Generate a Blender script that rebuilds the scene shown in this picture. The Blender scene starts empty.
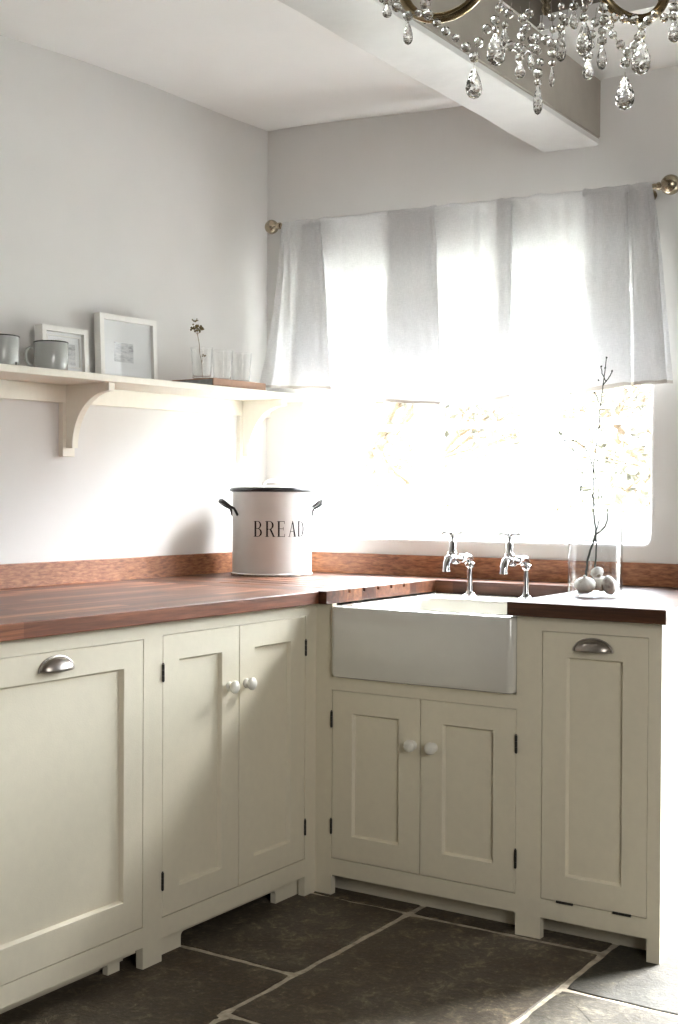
import bpy, bmesh, math, random
from mathutils import Vector, Matrix, noise
PI = math.pi
random.seed(7)
SC = bpy.context.scene
COL = SC.collection

# ------------------------------------------------------------ camera, light, exposure
cam_d = bpy.data.cameras.new('camera')
cam_d.sensor_fit = 'VERTICAL'; cam_d.sensor_height = 24.0
cam_d.lens = 1265.3624 * 24.0 / 1024.0
cam_d.clip_start = 0.02
cam = bpy.data.objects.new('camera', cam_d); COL.objects.link(cam)
_yaw, _pit, _rol = 0.5824, -0.0115, 0.0051
_fw = Vector((-math.sin(_yaw)*math.cos(_pit), math.cos(_yaw)*math.cos(_pit), math.sin(_pit)))
_rt = Vector((math.cos(_yaw), math.sin(_yaw), 0)); _up = _rt.cross(_fw)
_r2 = _rt*math.cos(_rol) + _up*math.sin(_rol); _u2 = -_rt*math.sin(_rol) + _up*math.cos(_rol)
cam.matrix_world = Matrix(((_r2.x, _u2.x, -_fw.x, 2.1453), (_r2.y, _u2.y, -_fw.y, -3.1365), (_r2.z, _u2.z, -_fw.z, 1.189), (0, 0, 0, 1)))
SC.camera = cam
SC.view_settings.view_transform = 'Standard'
SC.view_settings.look = 'None'
SC.view_settings.gamma = 1
SC.view_settings.use_curve_mapping = False
SC.view_settings.exposure = 2.22
SC.cycles.max_bounces = 12
SC.cycles.diffuse_bounces = 6
SC.cycles.transmission_bounces = 12
SC.cycles.transparent_max_bounces = 16
SC.cycles.sample_clamp_indirect = 6.0
SC.cycles.caustics_refractive = False
SC.cycles.caustics_reflective = False
SC.cycles.use_denoising = True

SKY = 24.0
world = bpy.data.worlds.new('sky'); SC.world = world; world.use_nodes = True
_n = world.node_tree.nodes; _l = world.node_tree.links; _n.clear()
_o = _n.new('ShaderNodeOutputWorld'); _b = _n.new('ShaderNodeBackground'); _g = _n.new('ShaderNodeTexCoord')
_s = _n.new('ShaderNodeSeparateXYZ'); _r = _n.new('ShaderNodeValToRGB')
_l.new(_g.outputs['Generated'], _s.inputs[0]); _l.new(_s.outputs['Z'], _r.inputs[0])
_e = _r.color_ramp.elements; _e.new(0.5); _e.new(0.5)          # bright overcast: dim at the horizon, brightest overhead
for _k, (_p, _c) in enumerate([(0.0, (0.045, 0.046, 0.048, 1)), (0.14, (0.065, 0.067, 0.070, 1)), (0.23, (0.74, 0.78, 0.82, 1)), (0.6, (0.62, 0.66, 0.71, 1))]): _e[_k].position = _p; _e[_k].color = _c
_l.new(_r.outputs[0], _b.inputs[0]); _b.inputs[1].default_value = SKY; _l.new(_b.outputs[0], _o.inputs[0])

def area(name, loc, aim, sx, sy, power, color=(1, 1, 1), portal=False):
    d = bpy.data.lights.new(name, 'AREA'); d.shape = 'RECTANGLE'; d.size = sx; d.size_y = sy
    d.energy = power; d.color = color
    d.cycles.is_portal = portal
    o = bpy.data.objects.new(name, d); COL.objects.link(o); o.location = loc
    o.rotation_euler = (Vector(aim) - Vector(loc)).to_track_quat('-Z', 'Y').to_euler()
    return o
# sky portals in the kitchen window and the garden door beside it
area('window_portal', (0.073, 1.09, 1.56), (0.073, -1, 1.56), 1.40, 1.08, 1, portal=True)
area('door_portal', (1.475, 1.09, 1.0), (1.475, -1, 1.0), .72, 2.06, 1, portal=True)
sun_d = bpy.data.lights.new('hazy_sun', 'SUN'); sun_d.energy = 7.5; sun_d.angle = math.radians(22); sun_d.color = (1.0, 0.98, 0.94)
sun = bpy.data.objects.new('hazy_sun', sun_d); COL.objects.link(sun); sun.rotation_euler = Vector((.32, .95, .95)).to_track_quat('Z', 'Y').to_euler()
# added fill lamp by the right wall, where no window is modelled
area('side_fill', (3.3, -2.2, 1.7), (0.0, -0.9, 0.9), 1.6, 1.4, 15, (1.0, 0.97, 0.92))

# ------------------------------------------------------------ helpers
def S(r, g, b):      # sRGB 0-255 to linear
    f = lambda c: (c/255/12.92) if c/255 <= 0.04045 else ((c/255+0.055)/1.055)**2.4
    return (f(r), f(g), f(b), 1)

class MB:
    """collects shapes in world coordinates, links them as one mesh object"""
    def __init__(s, o=(0, 0, 0)):
        s.bm = bmesh.new(); s.o = Vector(o); s.mi = 0
    def face(s, vs):
        try:
            f = s.bm.faces.new(vs); f.material_index = s.mi; return f
        except ValueError: return None
    def v(s, p): return s.bm.verts.new(Vector(p))
    def poly(s, pts): return s.face([s.v(p) for p in pts])
    def box(s, x0, x1, y0, y1, z0, z1):
        c = [s.v((x, y, z)) for z in (z0, z1) for y in (y0, y1) for x in (x0, x1)]
        for q in ((0, 2, 3, 1), (4, 5, 7, 6), (0, 1, 5, 4), (2, 6, 7, 3), (0, 4, 6, 2), (1, 3, 7, 5)): s.face([c[i] for i in q])
        return s
    def prism(s, pts, f3, a, b):
        """pts: 2D outline; f3(u, v, w) -> 3D; extruded from w=a to w=b"""
        A = [s.v(f3(u, v, a)) for u, v in pts]; B = [s.v(f3(u, v, b)) for u, v in pts]
        n = len(pts)
        s.face(A[::-1]); s.face(B)
        for i in range(n): s.face([A[i], A[(i+1) % n], B[(i+1) % n], B[i]])
        return s
    def lathe(s, prof, seg=32, M=None, wob=None):
        M = M or Matrix.Identity(4); rows = []
        for r, z in prof:
            if r < 1e-6: rows.append([s.v(M @ Vector((0, 0, z)))])
            else:
                rows.append([s.v(M @ Vector(((r*(wob(2*PI*k/seg, z) if wob else 1))*math.cos(2*PI*k/seg), (r*(wob(2*PI*k/seg, z) if wob else 1))*math.sin(2*PI*k/seg), z))) for k in range(seg)])
        for a, b in zip(rows, rows[1:]):
            for k in range(seg):
                k2 = (k+1) % seg
                if len(a) == 1 and len(b) == 1: continue
                if len(a) == 1: s.face([a[0], b[k2], b[k]])
                elif len(b) == 1: s.face([a[k], a[k2], b[0]])
                else: s.face([a[k], a[k2], b[k2], b[k]])
        return s
    def tube(s, pts, r, seg=10, caps=True):
        pts = [Vector(p) for p in pts]; n = len(pts)
        R = r if isinstance(r, (list, tuple)) else [r]*n
        t0 = (pts[1]-pts[0]).normalized()
        up = Vector((0, 0, 1)) if abs(t0.z) < 0.9 else Vector((1, 0, 0))
        nx = t0.cross(up).normalized(); rings = []
        for i, p in enumerate(pts):
            t = (pts[min(i+1, n-1)] - pts[max(i-1, 0)]).normalized()
            nx = (nx - t*nx.dot(t)).normalized(); ny = t.cross(nx)
            rings.append([s.v(p + (nx*math.cos(2*PI*k/seg) + ny*math.sin(2*PI*k/seg))*R[i]) for k in range(seg)])
        for a, b in zip(rings, rings[1:]):
            for k in range(seg): s.face([a[k], a[(k+1) % seg], b[(k+1) % seg], b[k]])
        if caps: s.face(rings[0][::-1]); s.face(rings[-1])
        return s
    def grid(s, rows, closed=False):
        V = [[s.v(p) for p in r] for r in rows]
        for a, b in zip(V, V[1:]):
            for k in range(len(a)-1): s.face([a[k], a[k+1], b[k+1], b[k]])
            if closed: s.face([a[-1], a[0], b[0], b[-1]])
        return V
    def build(s, name, mat, parent=None, smooth=False, bevel=0, seg=2, solid=0, sub=0, fix=True, weld=0):
        if weld: bmesh.ops.remove_doubles(s.bm, verts=s.bm.verts, dist=weld)
        if fix: bmesh.ops.recalc_face_normals(s.bm, faces=s.bm.faces)
        for v in s.bm.verts: v.co -= s.o
        me = bpy.data.meshes.new(name); s.bm.to_mesh(me); s.bm.free()
        for m in (mat if isinstance(mat, (list, tuple)) else [mat]): me.materials.append(m)
        if smooth:
            for p in me.polygons: p.use_smooth = True
            if smooth != 'all': me.set_sharp_from_angle(angle=math.radians(40))
        o = bpy.data.objects.new(name, me); COL.objects.link(o)
        if parent: o.parent = parent
        else: o.location = s.o
        if solid:
            m = o.modifiers.new('solid', 'SOLIDIFY'); m.thickness = solid; m.offset = 0
        if bevel:
            m = o.modifiers.new('bevel', 'BEVEL'); m.width = bevel; m.segments = seg; m.limit_method = 'ANGLE'; m.angle_limit = math.radians(40)
        if sub:
            m = o.modifiers.new('sub', 'SUBSURF'); m.levels = sub; m.render_levels = sub
        return o

def tag(o, label, cat, group=None, kind=None):
    if label: o['label'] = label
    if cat: o['category'] = cat
    if group: o['group'] = group
    if kind: o['kind'] = kind
    return o
def thing(name, label, cat, loc, group=None):
    o = bpy.data.objects.new(name, None); COL.objects.link(o); o.location = loc; o.empty_display_size = 0.05
    return tag(o, label, cat, group)
def L(root): return MB(root.location)
def struct(o): o['kind'] = 'structure'; return o
def frame_at(p, z=(0, 0, 1), x=None):
    z = Vector(z).normalized(); x = Vector(x) if x else (Vector((1, 0, 0)) if abs(z.x) < .9 else Vector((0, 1, 0)))
    x = (x - z*x.dot(z)).normalized(); y = z.cross(x)
    return Matrix(((x.x, y.x, z.x, p[0]), (x.y, y.y, z.y, p[1]), (x.z, y.z, z.z, p[2]), (0, 0, 0, 1)))

# ------------------------------------------------------------ materials
def nt(name):
    m = bpy.data.materials.new(name); m.use_nodes = True; t = m.node_tree; b = t.nodes['Principled BSDF']
    return m, t, b
def nn(t, typ, **kw):
    n = t.nodes.new(typ)
    for k, v in kw.items(): setattr(n, k, v)
    return n
def ramp(t, src, stops):
    r = nn(t, 'ShaderNodeValToRGB'); e = r.color_ramp.elements
    while len(e) < len(stops): e.new(0.5)
    for el, (p, c) in zip(e, stops): el.position = p; el.color = c
    t.links.new(src, r.inputs[0]); return r.outputs[0]
def mixc(t, f, a, b, mode='MIX'):
    m = nn(t, 'ShaderNodeMix', data_type='RGBA', blend_type=mode)
    for i, x in ((0, f), (6, a), (7, b)):
        if isinstance(x, (int, float, tuple)): m.inputs[i].default_value = x
        else: t.links.new(x, m.inputs[i])
    return m.outputs[2]
def noi(t, scale, detail=3, vec=None, rough=0.5, dist=0.0):
    n = nn(t, 'ShaderNodeTexNoise'); n.inputs['Scale'].default_value = scale; n.inputs['Detail'].default_value = detail
    n.inputs['Roughness'].default_value = rough; n.inputs['Distortion'].default_value = dist
    if vec is not None: t.links.new(vec, n.inputs['Vector'])
    return n.outputs['Fac']
def coord(t, sc=(1, 1, 1)):
    g = nn(t, 'ShaderNodeNewGeometry'); m = nn(t, 'ShaderNodeMapping'); m.inputs['Scale'].default_value = sc
    t.links.new(g.outputs['Position'], m.inputs['Vector']); return m.outputs[0]
def bump(t, b, h, strength=0.2, dist=0.01):
    n = nn(t, 'ShaderNodeBump'); n.inputs['Strength'].default_value = strength; n.inputs['Distance'].default_value = dist
    t.links.new(h, n.inputs['Height']); t.links.new(n.outputs[0], b.inputs['Normal'])
def simple(name, col, rough=0.5, metal=0.0, var=0.06, sc=30, bmp=0.0, bsc=120, spec=None, coat=0):
    m, t, b = nt(name); c = coord(t)
    d = tuple(x*(1-var) for x in col[:3]) + (1,); l = tuple(min(1, x*(1+var)) for x in col[:3]) + (1,)
    t.links.new(ramp(t, noi(t, sc, 4, c), [(0.3, d), (0.7, l)]), b.inputs['Base Color'])
    b.inputs['Roughness'].default_value = rough; b.inputs['Metallic'].default_value = metal
    if spec is not None: b.inputs['Specular IOR Level'].default_value = spec
    if coat: b.inputs['Coat Weight'].default_value = coat; b.inputs['Coat Roughness'].default_value = 0.05
    if bmp: bump(t, b, noi(t, bsc, 3, c), bmp, 0.003)
    return m

M = {}
M['wall'] = simple('wall_plaster', (0.74, 0.73, 0.715, 1), 0.9, var=0.03, sc=3, bmp=0.35, bsc=9, spec=0.2)
M['darkwall'] = simple('bounce_cut_dark_grey', (0.12, 0.12, 0.115, 1), 0.9, var=0.03, sc=3)  # dark tone put on the unseen walls to cut bounced light
M['ceil'] = simple('ceiling_plaster', (0.88, 0.875, 0.865, 1), 0.9, var=0.02, sc=3, bmp=0.2, bsc=8, spec=0.2)
M['beam'] = simple('beam_white_paint', (0.70, 0.695, 0.685, 1), 0.55, var=0.03, sc=12, bmp=0.4, bsc=25)
M['beamside'] = simple('beam_side_taupe', (0.38, 0.35, 0.305, 1), 0.7, var=0.05, sc=12, bmp=0.4, bsc=25)  # darker taupe on the beam's right face than underneath
M['taupe'] = simple('ceiling_taupe', (0.20, 0.175, 0.145, 1), 0.8, var=0.08, sc=8, bmp=0.3, bsc=20)  # darker taupe for the raised ceiling and the beam's upper right face
M['cream'] = simple('cream_paint', (0.71, 0.66, 0.53, 1), 0.42, var=0.02, sc=40, bmp=0.12, bsc=260)
M['shelf'] = simple('shelf_cream_paint', (0.82, 0.79, 0.70, 1), 0.45, var=0.02, sc=40, bmp=0.1, bsc=200)
M['frame'] = simple('frame_white_paint', (0.82, 0.81, 0.78, 1), 0.4, var=0.02)
M['sash'] = simple('window_white_paint', (0.85, 0.85, 0.83, 1), 0.4, var=0.02)
M['ceramic'] = simple('white_fireclay', (0.64, 0.63, 0.58, 1), 0.12, var=0.01, coat=0.6)
M['knob'] = simple('cream_knob_glaze', (0.76, 0.75, 0.69, 1), 0.3, var=0.02)
M['chrome'] = simple('chrome', (0.58, 0.58, 0.59, 1), 0.05, 1.0, var=0.01)
M['nickel'] = simple('satin_nickel', (0.42, 0.385, 0.35, 1), 0.34, 1.0, var=0.03)
M['brass'] = simple('antique_brass', (0.38, 0.32, 0.23, 1), 0.25, 1.0, var=0.15, sc=60)
M['bronze'] = simple('aged_bronze', (0.42, 0.33, 0.20, 1), 0.22, 1.0, var=0.2, sc=50)
M['iron'] = simple('dark_iron', (0.05, 0.048, 0.045, 1), 0.45, 0.8, var=0.1)
M['black'] = simple('black_enamel', (0.012, 0.012, 0.014, 1), 0.3, var=0.1)
M['enamel'] = simple('grey_enamel', (0.45, 0.465, 0.455, 1), 0.18, var=0.03, coat=0.3)
M['paper'] = simple('white_mount_card', (0.80, 0.81, 0.82, 1), 0.7, var=0.01)
M['bookpage'] = simple('book_page_edges', (0.30, 0.31, 0.31, 1), 0.8, var=0.15, sc=90)
M['bookcover'] = simple('brown_book_cloth', (0.36, 0.21, 0.14, 1), 0.7, var=0.08, sc=60, bmp=0.2, bsc=500)
M['flower'] = simple('dried_flower_head', (0.13, 0.095, 0.03, 1), 0.9, var=0.5, sc=120)
M['stem'] = simple('dry_stem', (0.16, 0.12, 0.05, 1), 0.8, var=0.2)
M['twig'] = simple('green_brown_twig', (0.035, 0.045, 0.035, 1), 0.7, var=0.3, sc=30)
M['bark'] = simple('tree_bark', (0.12, 0.085, 0.05, 1), 0.9, var=0.3, sc=12)
M['leaf'] = simple('pale_green_leaf', (0.12, 0.115, 0.085, 1), 0.6, var=0.35, sc=6)
M['hedge'] = simple('brown_green_bank_foliage', (0.20, 0.17, 0.09, 1), 0.8, var=0.5, sc=5)
M['grass'] = simple('pale_garden_ground', (0.17, 0.175, 0.15, 1), 0.9, var=0.2, sc=4)
M['mortar'] = simple('floor_mortar', (0.40, 0.35, 0.275, 1), 0.9, var=0.35, sc=40, bmp=0.6, bsc=160)
M['letter'] = simple('matt_black_lettering', (0.02, 0.02, 0.022, 1), 0.9, var=0.1, spec=0.1)
M['garlic_root'] = simple('garlic_roots', (0.30, 0.24, 0.17, 1), 0.9, var=0.3, sc=200)

def m_garlic():
    m, t, b = nt('garlic_skin'); c = coord(t)
    f = noi(t, 60, 5, c, 0.6)
    t.links.new(ramp(t, f, [(0.3, (0.42, 0.35, 0.30, 1)), (0.5, (0.72, 0.68, 0.62, 1)), (0.8, (0.85, 0.82, 0.77, 1))]), b.inputs['Base Color'])
    b.inputs['Roughness'].default_value = 0.6; return m
M['garlic'] = m_garlic()

def m_wood(name, axis, dark=1.0):
    m, t, b = nt(name)
    along, across = (0, 1) if axis == 'x' else (1, 0)
    g = nn(t, 'ShaderNodeNewGeometry'); sp = nn(t, 'ShaderNodeSeparateXYZ'); t.links.new(g.outputs['Position'], sp.inputs[0])
    a = sp.outputs[along]; w = sp.outputs[across]
    dv = nn(t, 'ShaderNodeMath', operation='DIVIDE'); t.links.new(w, dv.inputs[0]); dv.inputs[1].default_value = 0.042
    fl = nn(t, 'ShaderNodeMath', operation='FLOOR'); t.links.new(dv.outputs[0], fl.inputs[0])
    wn = nn(t, 'ShaderNodeTexWhiteNoise', noise_dimensions='1D'); t.links.new(fl.outputs[0], wn.inputs['W'])
    # stave length offset by row
    ad = nn(t, 'ShaderNodeMath', operation='MULTIPLY_ADD'); t.links.new(wn.outputs['Value'], ad.inputs[0]); ad.inputs[1].default_value = 3.1; t.links.new(a, ad.inputs[2])
    d2 = nn(t, 'ShaderNodeMath', operation='DIVIDE'); t.links.new(ad.outputs[0], d2.inputs[0]); d2.inputs[1].default_value = 0.62
    f2 = nn(t, 'ShaderNodeMath', operation='FLOOR'); t.links.new(d2.outputs[0], f2.inputs[0])
    cb = nn(t, 'ShaderNodeCombineXYZ'); t.links.new(fl.outputs[0], cb.inputs[0]); t.links.new(f2.outputs[0], cb.inputs[1])
    w2 = nn(t, 'ShaderNodeTexWhiteNoise', noise_dimensions='3D'); t.links.new(cb.outputs[0], w2.inputs['Vector'])
    sc = (2.2, 42, 42) if axis == 'x' else (42, 2.2, 42)
    grain = noi(t, 1.0, 6, coord(t, sc), 0.65, 0.6)
    fine = noi(t, 1.0, 2, coord(t, tuple(q*6 for q in sc)), 0.6)
    k = dark
    base = ramp(t, w2.outputs['Value'], [(0.0, (0.085*k, 0.027*k, 0.013*k, 1)), (0.5, (0.17*k, 0.062*k, 0.028*k, 1)), (1.0, (0.33*k, 0.145*k, 0.072*k, 1))])
    gr = ramp(t, grain, [(0.32, (0.42, 0.36, 0.32, 1)), (0.68, (1.35, 1.32, 1.3, 1))])
    c1 = mixc(t, 1.0, base, gr, 'MULTIPLY')
    c2 = mixc(t, 0.35, c1, ramp(t, fine, [(0.35, (0.4, 0.4, 0.4, 1)), (0.6, (1, 1, 1, 1))]), 'MULTIPLY')
    t.links.new(c2, b.inputs['Base Color'])
    b.inputs['Roughness'].default_value = 0.42; b.inputs['Specular IOR Level'].default_value = 0.35; b.inputs['Coat Weight'].default_value = 0.12; b.inputs['Coat Roughness'].default_value = 0.30
    bump(t, b, grain, 0.08, 0.002)
    return m
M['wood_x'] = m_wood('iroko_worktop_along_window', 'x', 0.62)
M['wood_dark'] = m_wood('darker_iroko', 'x', 0.30)  # same iroko in a darker tone, right-hand board only
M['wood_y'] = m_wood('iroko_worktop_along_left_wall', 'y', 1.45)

def m_speckwood(name, axis):
    """quarter-sawn upstand with a flecked face"""
    m, t, b = nt(name)
    sc = (30, 30, 140) if axis == 'x' else (30, 30, 140)
    f = noi(t, 1.0, 3, coord(t, sc), 0.6, 0.3)
    big = noi(t, 3.0, 2, coord(t), 0.5)
    c1 = ramp(t, f, [(0.32, (0.17, 0.055, 0.022, 1)), (0.68, (0.46, 0.20, 0.09, 1))])
    t.links.new(mixc(t, 1.0, c1, ramp(t, big, [(0.3, (0.75, 0.72, 0.7, 1)), (0.7, (1.1, 1.1, 1.1, 1))]), 'MULTIPLY'), b.inputs['Base Color'])
    b.inputs['Roughness'].default_value = 0.45; return m
M['upstand'] = m_speckwood('iroko_upstand', 'x')

def m_slate():
    m, t, b = nt('floor_flagstone'); c = coord(t)
    at = nn(t, 'ShaderNodeAttribute', attribute_name='tint')
    big = noi(t, 2.2, 5, c, 0.6, 0.4); mid = noi(t, 17, 7, c, 0.75, 0.8); fine = noi(t, 75, 4, c, 0.7)
    c1 = ramp(t, big, [(0.3, (0.060, 0.045, 0.030, 1)), (0.5, (0.082, 0.068, 0.050, 1)), (0.72, (0.125, 0.110, 0.088, 1))])
    c2 = mixc(t, 0.85, c1, ramp(t, mid, [(0.30, (0.50, 0.48, 0.45, 1)), (0.52, (1, 1, 1, 1)), (0.66, (2.4, 2.4, 2.3, 1))]), 'MULTIPLY')
    c3 = mixc(t, 0.8, c2, ramp(t, fine, [(0.35, (0.72, 0.72, 0.72, 1)), (0.58, (1.05, 1.05, 1.05, 1)), (0.70, (2.2, 2.2, 2.1, 1))]), 'MULTIPLY')
    t.links.new(mixc(t, 1.0, c3, at.outputs['Color'], 'MULTIPLY'), b.inputs['Base Color'])
    t.links.new(ramp(t, mid, [(0.3, (0.50,)*3+(1,)), (0.7, (0.75,)*3+(1,))]), b.inputs['Roughness']); b.inputs['Specular IOR Level'].default_value = 0.3
    ad = nn(t, 'ShaderNodeMath', operation='ADD'); t.links.new(mid, ad.inputs[0]); t.links.new(fine, ad.inputs[1])
    bump(t, b, ad.outputs[0], 0.45, 0.004); return m
M['slate'] = m_slate()

def m_glass(name, tint=(1, 1, 1, 1), k=1.0):
    """thin pane: sees through, reflects at grazing angles"""
    m = bpy.data.materials.new(name); m.use_nodes = True; t = m.node_tree; t.nodes.clear()
    o = nn(t, 'ShaderNodeOutputMaterial'); mx = nn(t, 'ShaderNodeMixShader'); tr = nn(t, 'ShaderNodeBsdfTransparent'); gl = nn(t, 'ShaderNodeBsdfGlossy')
    lw = nn(t, 'ShaderNodeLayerWeight'); pw = nn(t, 'ShaderNodeMath', operation='POWER'); t.links.new(lw.outputs['Facing'], pw.inputs[0]); pw.inputs[1].default_value = 4.0
    fr = nn(t, 'ShaderNodeMath', operation='MULTIPLY_ADD'); t.links.new(pw.outputs[0], fr.inputs[0]); fr.inputs[1].default_value = 0.75; fr.inputs[2].default_value = 0.04
    mu = nn(t, 'ShaderNodeMath', operation='MULTIPLY'); t.links.new(fr.outputs[0], mu.inputs[0]); mu.inputs[1].default_value = k
    c = noi(t, 3, 1, coord(t)); tr.inputs[0].default_value = tint; gl.inputs['Roughness'].default_value = 0.02
    rr = nn(t, 'ShaderNodeMath', operation='MULTIPLY'); t.links.new(c, rr.inputs[0]); rr.inputs[1].default_value = 0.04; t.links.new(rr.outputs[0], gl.inputs['Roughness'])
    t.links.new(mu.outputs[0], mx.inputs[0]); t.links.new(tr.outputs[0], mx.inputs[1]); t.links.new(gl.outputs[0], mx.inputs[2]); t.links.new(mx.outputs[0], o.inputs[0])
    return m
M['pane'] = m_glass('window_glass')
M['frameglass'] = m_glass('picture_glass', k=1.2)
M['tumbler'] = m_glass('tumbler_glass', (0.985, 0.985, 0.98, 1), 1.4)
M['jar'] = m_glass('jar_glass', (0.975, 0.985, 0.99, 1), 1.3)

def m_crystal():
    m, t, b = nt('cut_crystal')
    b.inputs['Transmission Weight'].default_value = 1.0; b.inputs['IOR'].default_value = 1.62
    t.links.new(ramp(t, noi(t, 40, 2, coord(t)), [(0.3, (0.80, 0.79, 0.77, 1)), (0.7, (0.94, 0.94, 0.93, 1))]), b.inputs['Base Color'])
    b.inputs['Roughness'].default_value = 0.0; return m
M['crystal'] = m_crystal()

def m_linen(name, col, transp):
    m = bpy.data.materials.new(name); m.use_nodes = True; t = m.node_tree; t.nodes.clear()
    o = nn(t, 'ShaderNodeOutputMaterial')
    df = nn(t, 'ShaderNodeBsdfDiffuse'); tl = nn(t, 'ShaderNodeBsdfTranslucent'); tp = nn(t, 'ShaderNodeBsdfTransparent')
    th = noi(t, 1.0, 3, coord(t, (700, 700, 60)), 0.6); tv = noi(t, 1.0, 3, coord(t, (60, 60, 800)), 0.6)
    ad = nn(t, 'ShaderNodeMath', operation='ADD'); t.links.new(th, ad.inputs[0]); t.links.new(tv, ad.inputs[1])
    hf = nn(t, 'ShaderNodeMath', operation='MULTIPLY'); t.links.new(ad.outputs[0], hf.inputs[0]); hf.inputs[1].default_value = 0.5
    cc = ramp(t, hf.outputs[0], [(0.35, tuple(x*0.88 for x in col)+(1,)), (0.65, tuple(col)+(1,))])
    t.links.new(cc, df.inputs[0]); t.links.new(cc, tl.inputs[0])
    m1 = nn(t, 'ShaderNodeMixShader'); m1.inputs[0].default_value = 0.38
    t.links.new(df.outputs[0], m1.inputs[1]); t.links.new(tl.outputs[0], m1.inputs[2])
    m2 = nn(t, 'ShaderNodeMixShader')
    rr = nn(t, 'ShaderNodeMapRange'); t.links.new(hf.outputs[0], rr.inputs[0]); rr.inputs[1].default_value = 0.3; rr.inputs[2].default_value = 0.7
    rr.inputs[3].default_value = transp*1.6; rr.inputs[4].default_value = transp*0.5
    t.links.new(rr.outputs[0], m2.inputs[0]); t.links.new(m1.outputs[0], m2.inputs[1]); t.links.new(tp.outputs[0], m2.inputs[2])
    t.links.new(m2.outputs[0], o.inputs[0]); return m
M['linen'] = m_linen('grey_white_linen', (0.82, 0.82, 0.828), 0.11)
M['hem'] = m_linen('linen_hem', (0.50, 0.46, 0.42), 0.02)

def m_bin():
    m, t, b = nt('worn_cream_enamel'); c = coord(t)
    f = noi(t, 90, 5, c, 0.7); g = noi(t, 6, 3, c)
    chip = ramp(t, f, [(0.735, (0, 0, 0, 1)), (0.76, (1, 1, 1, 1))])
    base = ramp(t, g, [(0.3, (0.53, 0.52, 0.495, 1)), (0.7, (0.62, 0.61, 0.585, 1))])
    t.links.new(mixc(t, chip, base, (0.10, 0.075, 0.055, 1)), b.inputs['Base Color'])
    b.inputs['Roughness'].default_value = 0.28; bump(t, b, g, 0.15, 0.01); return m
M['bin'] = m_bin()

def m_picture():
    m, t, b = nt('pale_landscape_print'); c = coord(t, (1, 6, 22))
    f = noi(t, 4.0, 5, c, 0.7)
    t.links.new(ramp(t, f, [(0.3, (0.25, 0.25, 0.27, 1)), (0.48, (0.55, 0.56, 0.58, 1)), (0.65, (0.74, 0.74, 0.74, 1))]), b.inputs['Base Color'])
    b.inputs['Roughness'].default_value = 0.8; return m
M['print'] = m_picture()

# ------------------------------------------------------------ the room
def sm(a, b, x):
    q = max(0, min(1, (x-a)/(b-a))); return q*q*(3-2*q)
def lerp_tab(tab, x):
    if x <= tab[0][0]: return tab[0][1]
    for (a, p), (b, q) in zip(tab, tab[1:]):
        if x <= b: return p + (q-p)*(x-a)/(b-a)
    return tab[-1][1]

def rounded(x0, x1, z0, z1, r, n=6):
    pts = []
    for cx, cz, a0 in ((x1-r, z0+r, -PI/2), (x1-r, z1-r, 0), (x0+r, z1-r, PI/2), (x0+r, z0+r, PI)):
        for k in range(n+1): a = a0 + PI/2*k/n; pts.append((cx+r*math.cos(a), cz+r*math.sin(a)))
    return pts

def wall_with_holes(name, x0, x1, z0, z1, holes, y, depth, bev, mat):
    cu = bpy.data.curves.new(name, 'CURVE'); cu.dimensions = '2D'; cu.fill_mode = 'BOTH'
    for pts in [[(x0, z0), (x1, z0), (x1, z1), (x0, z1)]] + holes:
        s = cu.splines.new('POLY'); s.points.add(len(pts)-1); s.use_cyclic_u = True
        for p, q in zip(s.points, pts): p.co = (q[0], q[1], 0, 1)
    cu.extrude = depth/2 - bev; cu.bevel_depth = bev; cu.bevel_resolution = 3; cu.offset = -bev
    tmp = bpy.data.objects.new('tmp', cu); COL.objects.link(tmp)
    dg = bpy.context.evaluated_depsgraph_get(); me = bpy.data.meshes.new_from_object(tmp.evaluated_get(dg))
    bpy.data.objects.remove(tmp)
    # curve plane (x, z, thickness) -> world
    me.transform(Matrix(((1, 0, 0, 0), (0, 0, -1, y + depth/2), (0, 1, 0, 0), (0, 0, 0, 1))))
    me.materials.clear(); me.materials.append(mat)
    for p in me.polygons: p.use_smooth = True
    me.set_sharp_from_angle(angle=math.radians(35))
    o = bpy.data.objects.new(name, me); COL.objects.link(o); return struct(o)

WX0, WX1, WZ0, WZ1 = -0.605, 0.746, 1.042, 2.00
wall_with_holes('wall_back', -0.95, 3.6, -0.1, 3.0,
    [rounded(WX0, WX1, WZ0, WZ1, 0.028), [(1.13, 0.0), (1.82, 0.0), (1.82, 2.0), (1.13, 2.0)]], 0.80, 0.34, 0.012, M['wall'])

def wobble_wall(name, f, u0, u1, nu, z0, z1, nz, thick, mat):
    b = MB(); 
    b.grid([[f(u0+(u1-u0)*i/nu, z0+(z1-z0)*j/nz) for i in range(nu+1)] for j in range(nz+1)])
    return b
# left wall, gently uneven old plaster
def leftw(y, z):
    d = 0.006*math.sin(1.7*y+0.6)*math.sin(1.3*z) if z > 1.0 else 0
    d *= sm(0.8, 0.4, y)
    return (-0.785 + d, y, z)
b = MB(); ny, nz = 60, 30
rows = [[leftw(-5.6 + 6.41*i/ny, -0.05 + 3.05*j/nz) for i in range(ny+1)] for j in range(nz+1)]
b.grid(rows)
b.box(-0.98, -0.80, -5.6, 0.81, -0.05, 3.0)
struct(b.build('wall_left', M['wall'], smooth=True))
b = MB(); b.box(3.4, 3.6, -5.6, 0.81, -0.05, 3.0); struct(b.build('wall_right', M['darkwall']))
b = MB(); b.box(-0.98, 3.6, -5.75, -5.55, -0.05, 3.0); struct(b.build('wall_front', M['darkwall']))

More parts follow.
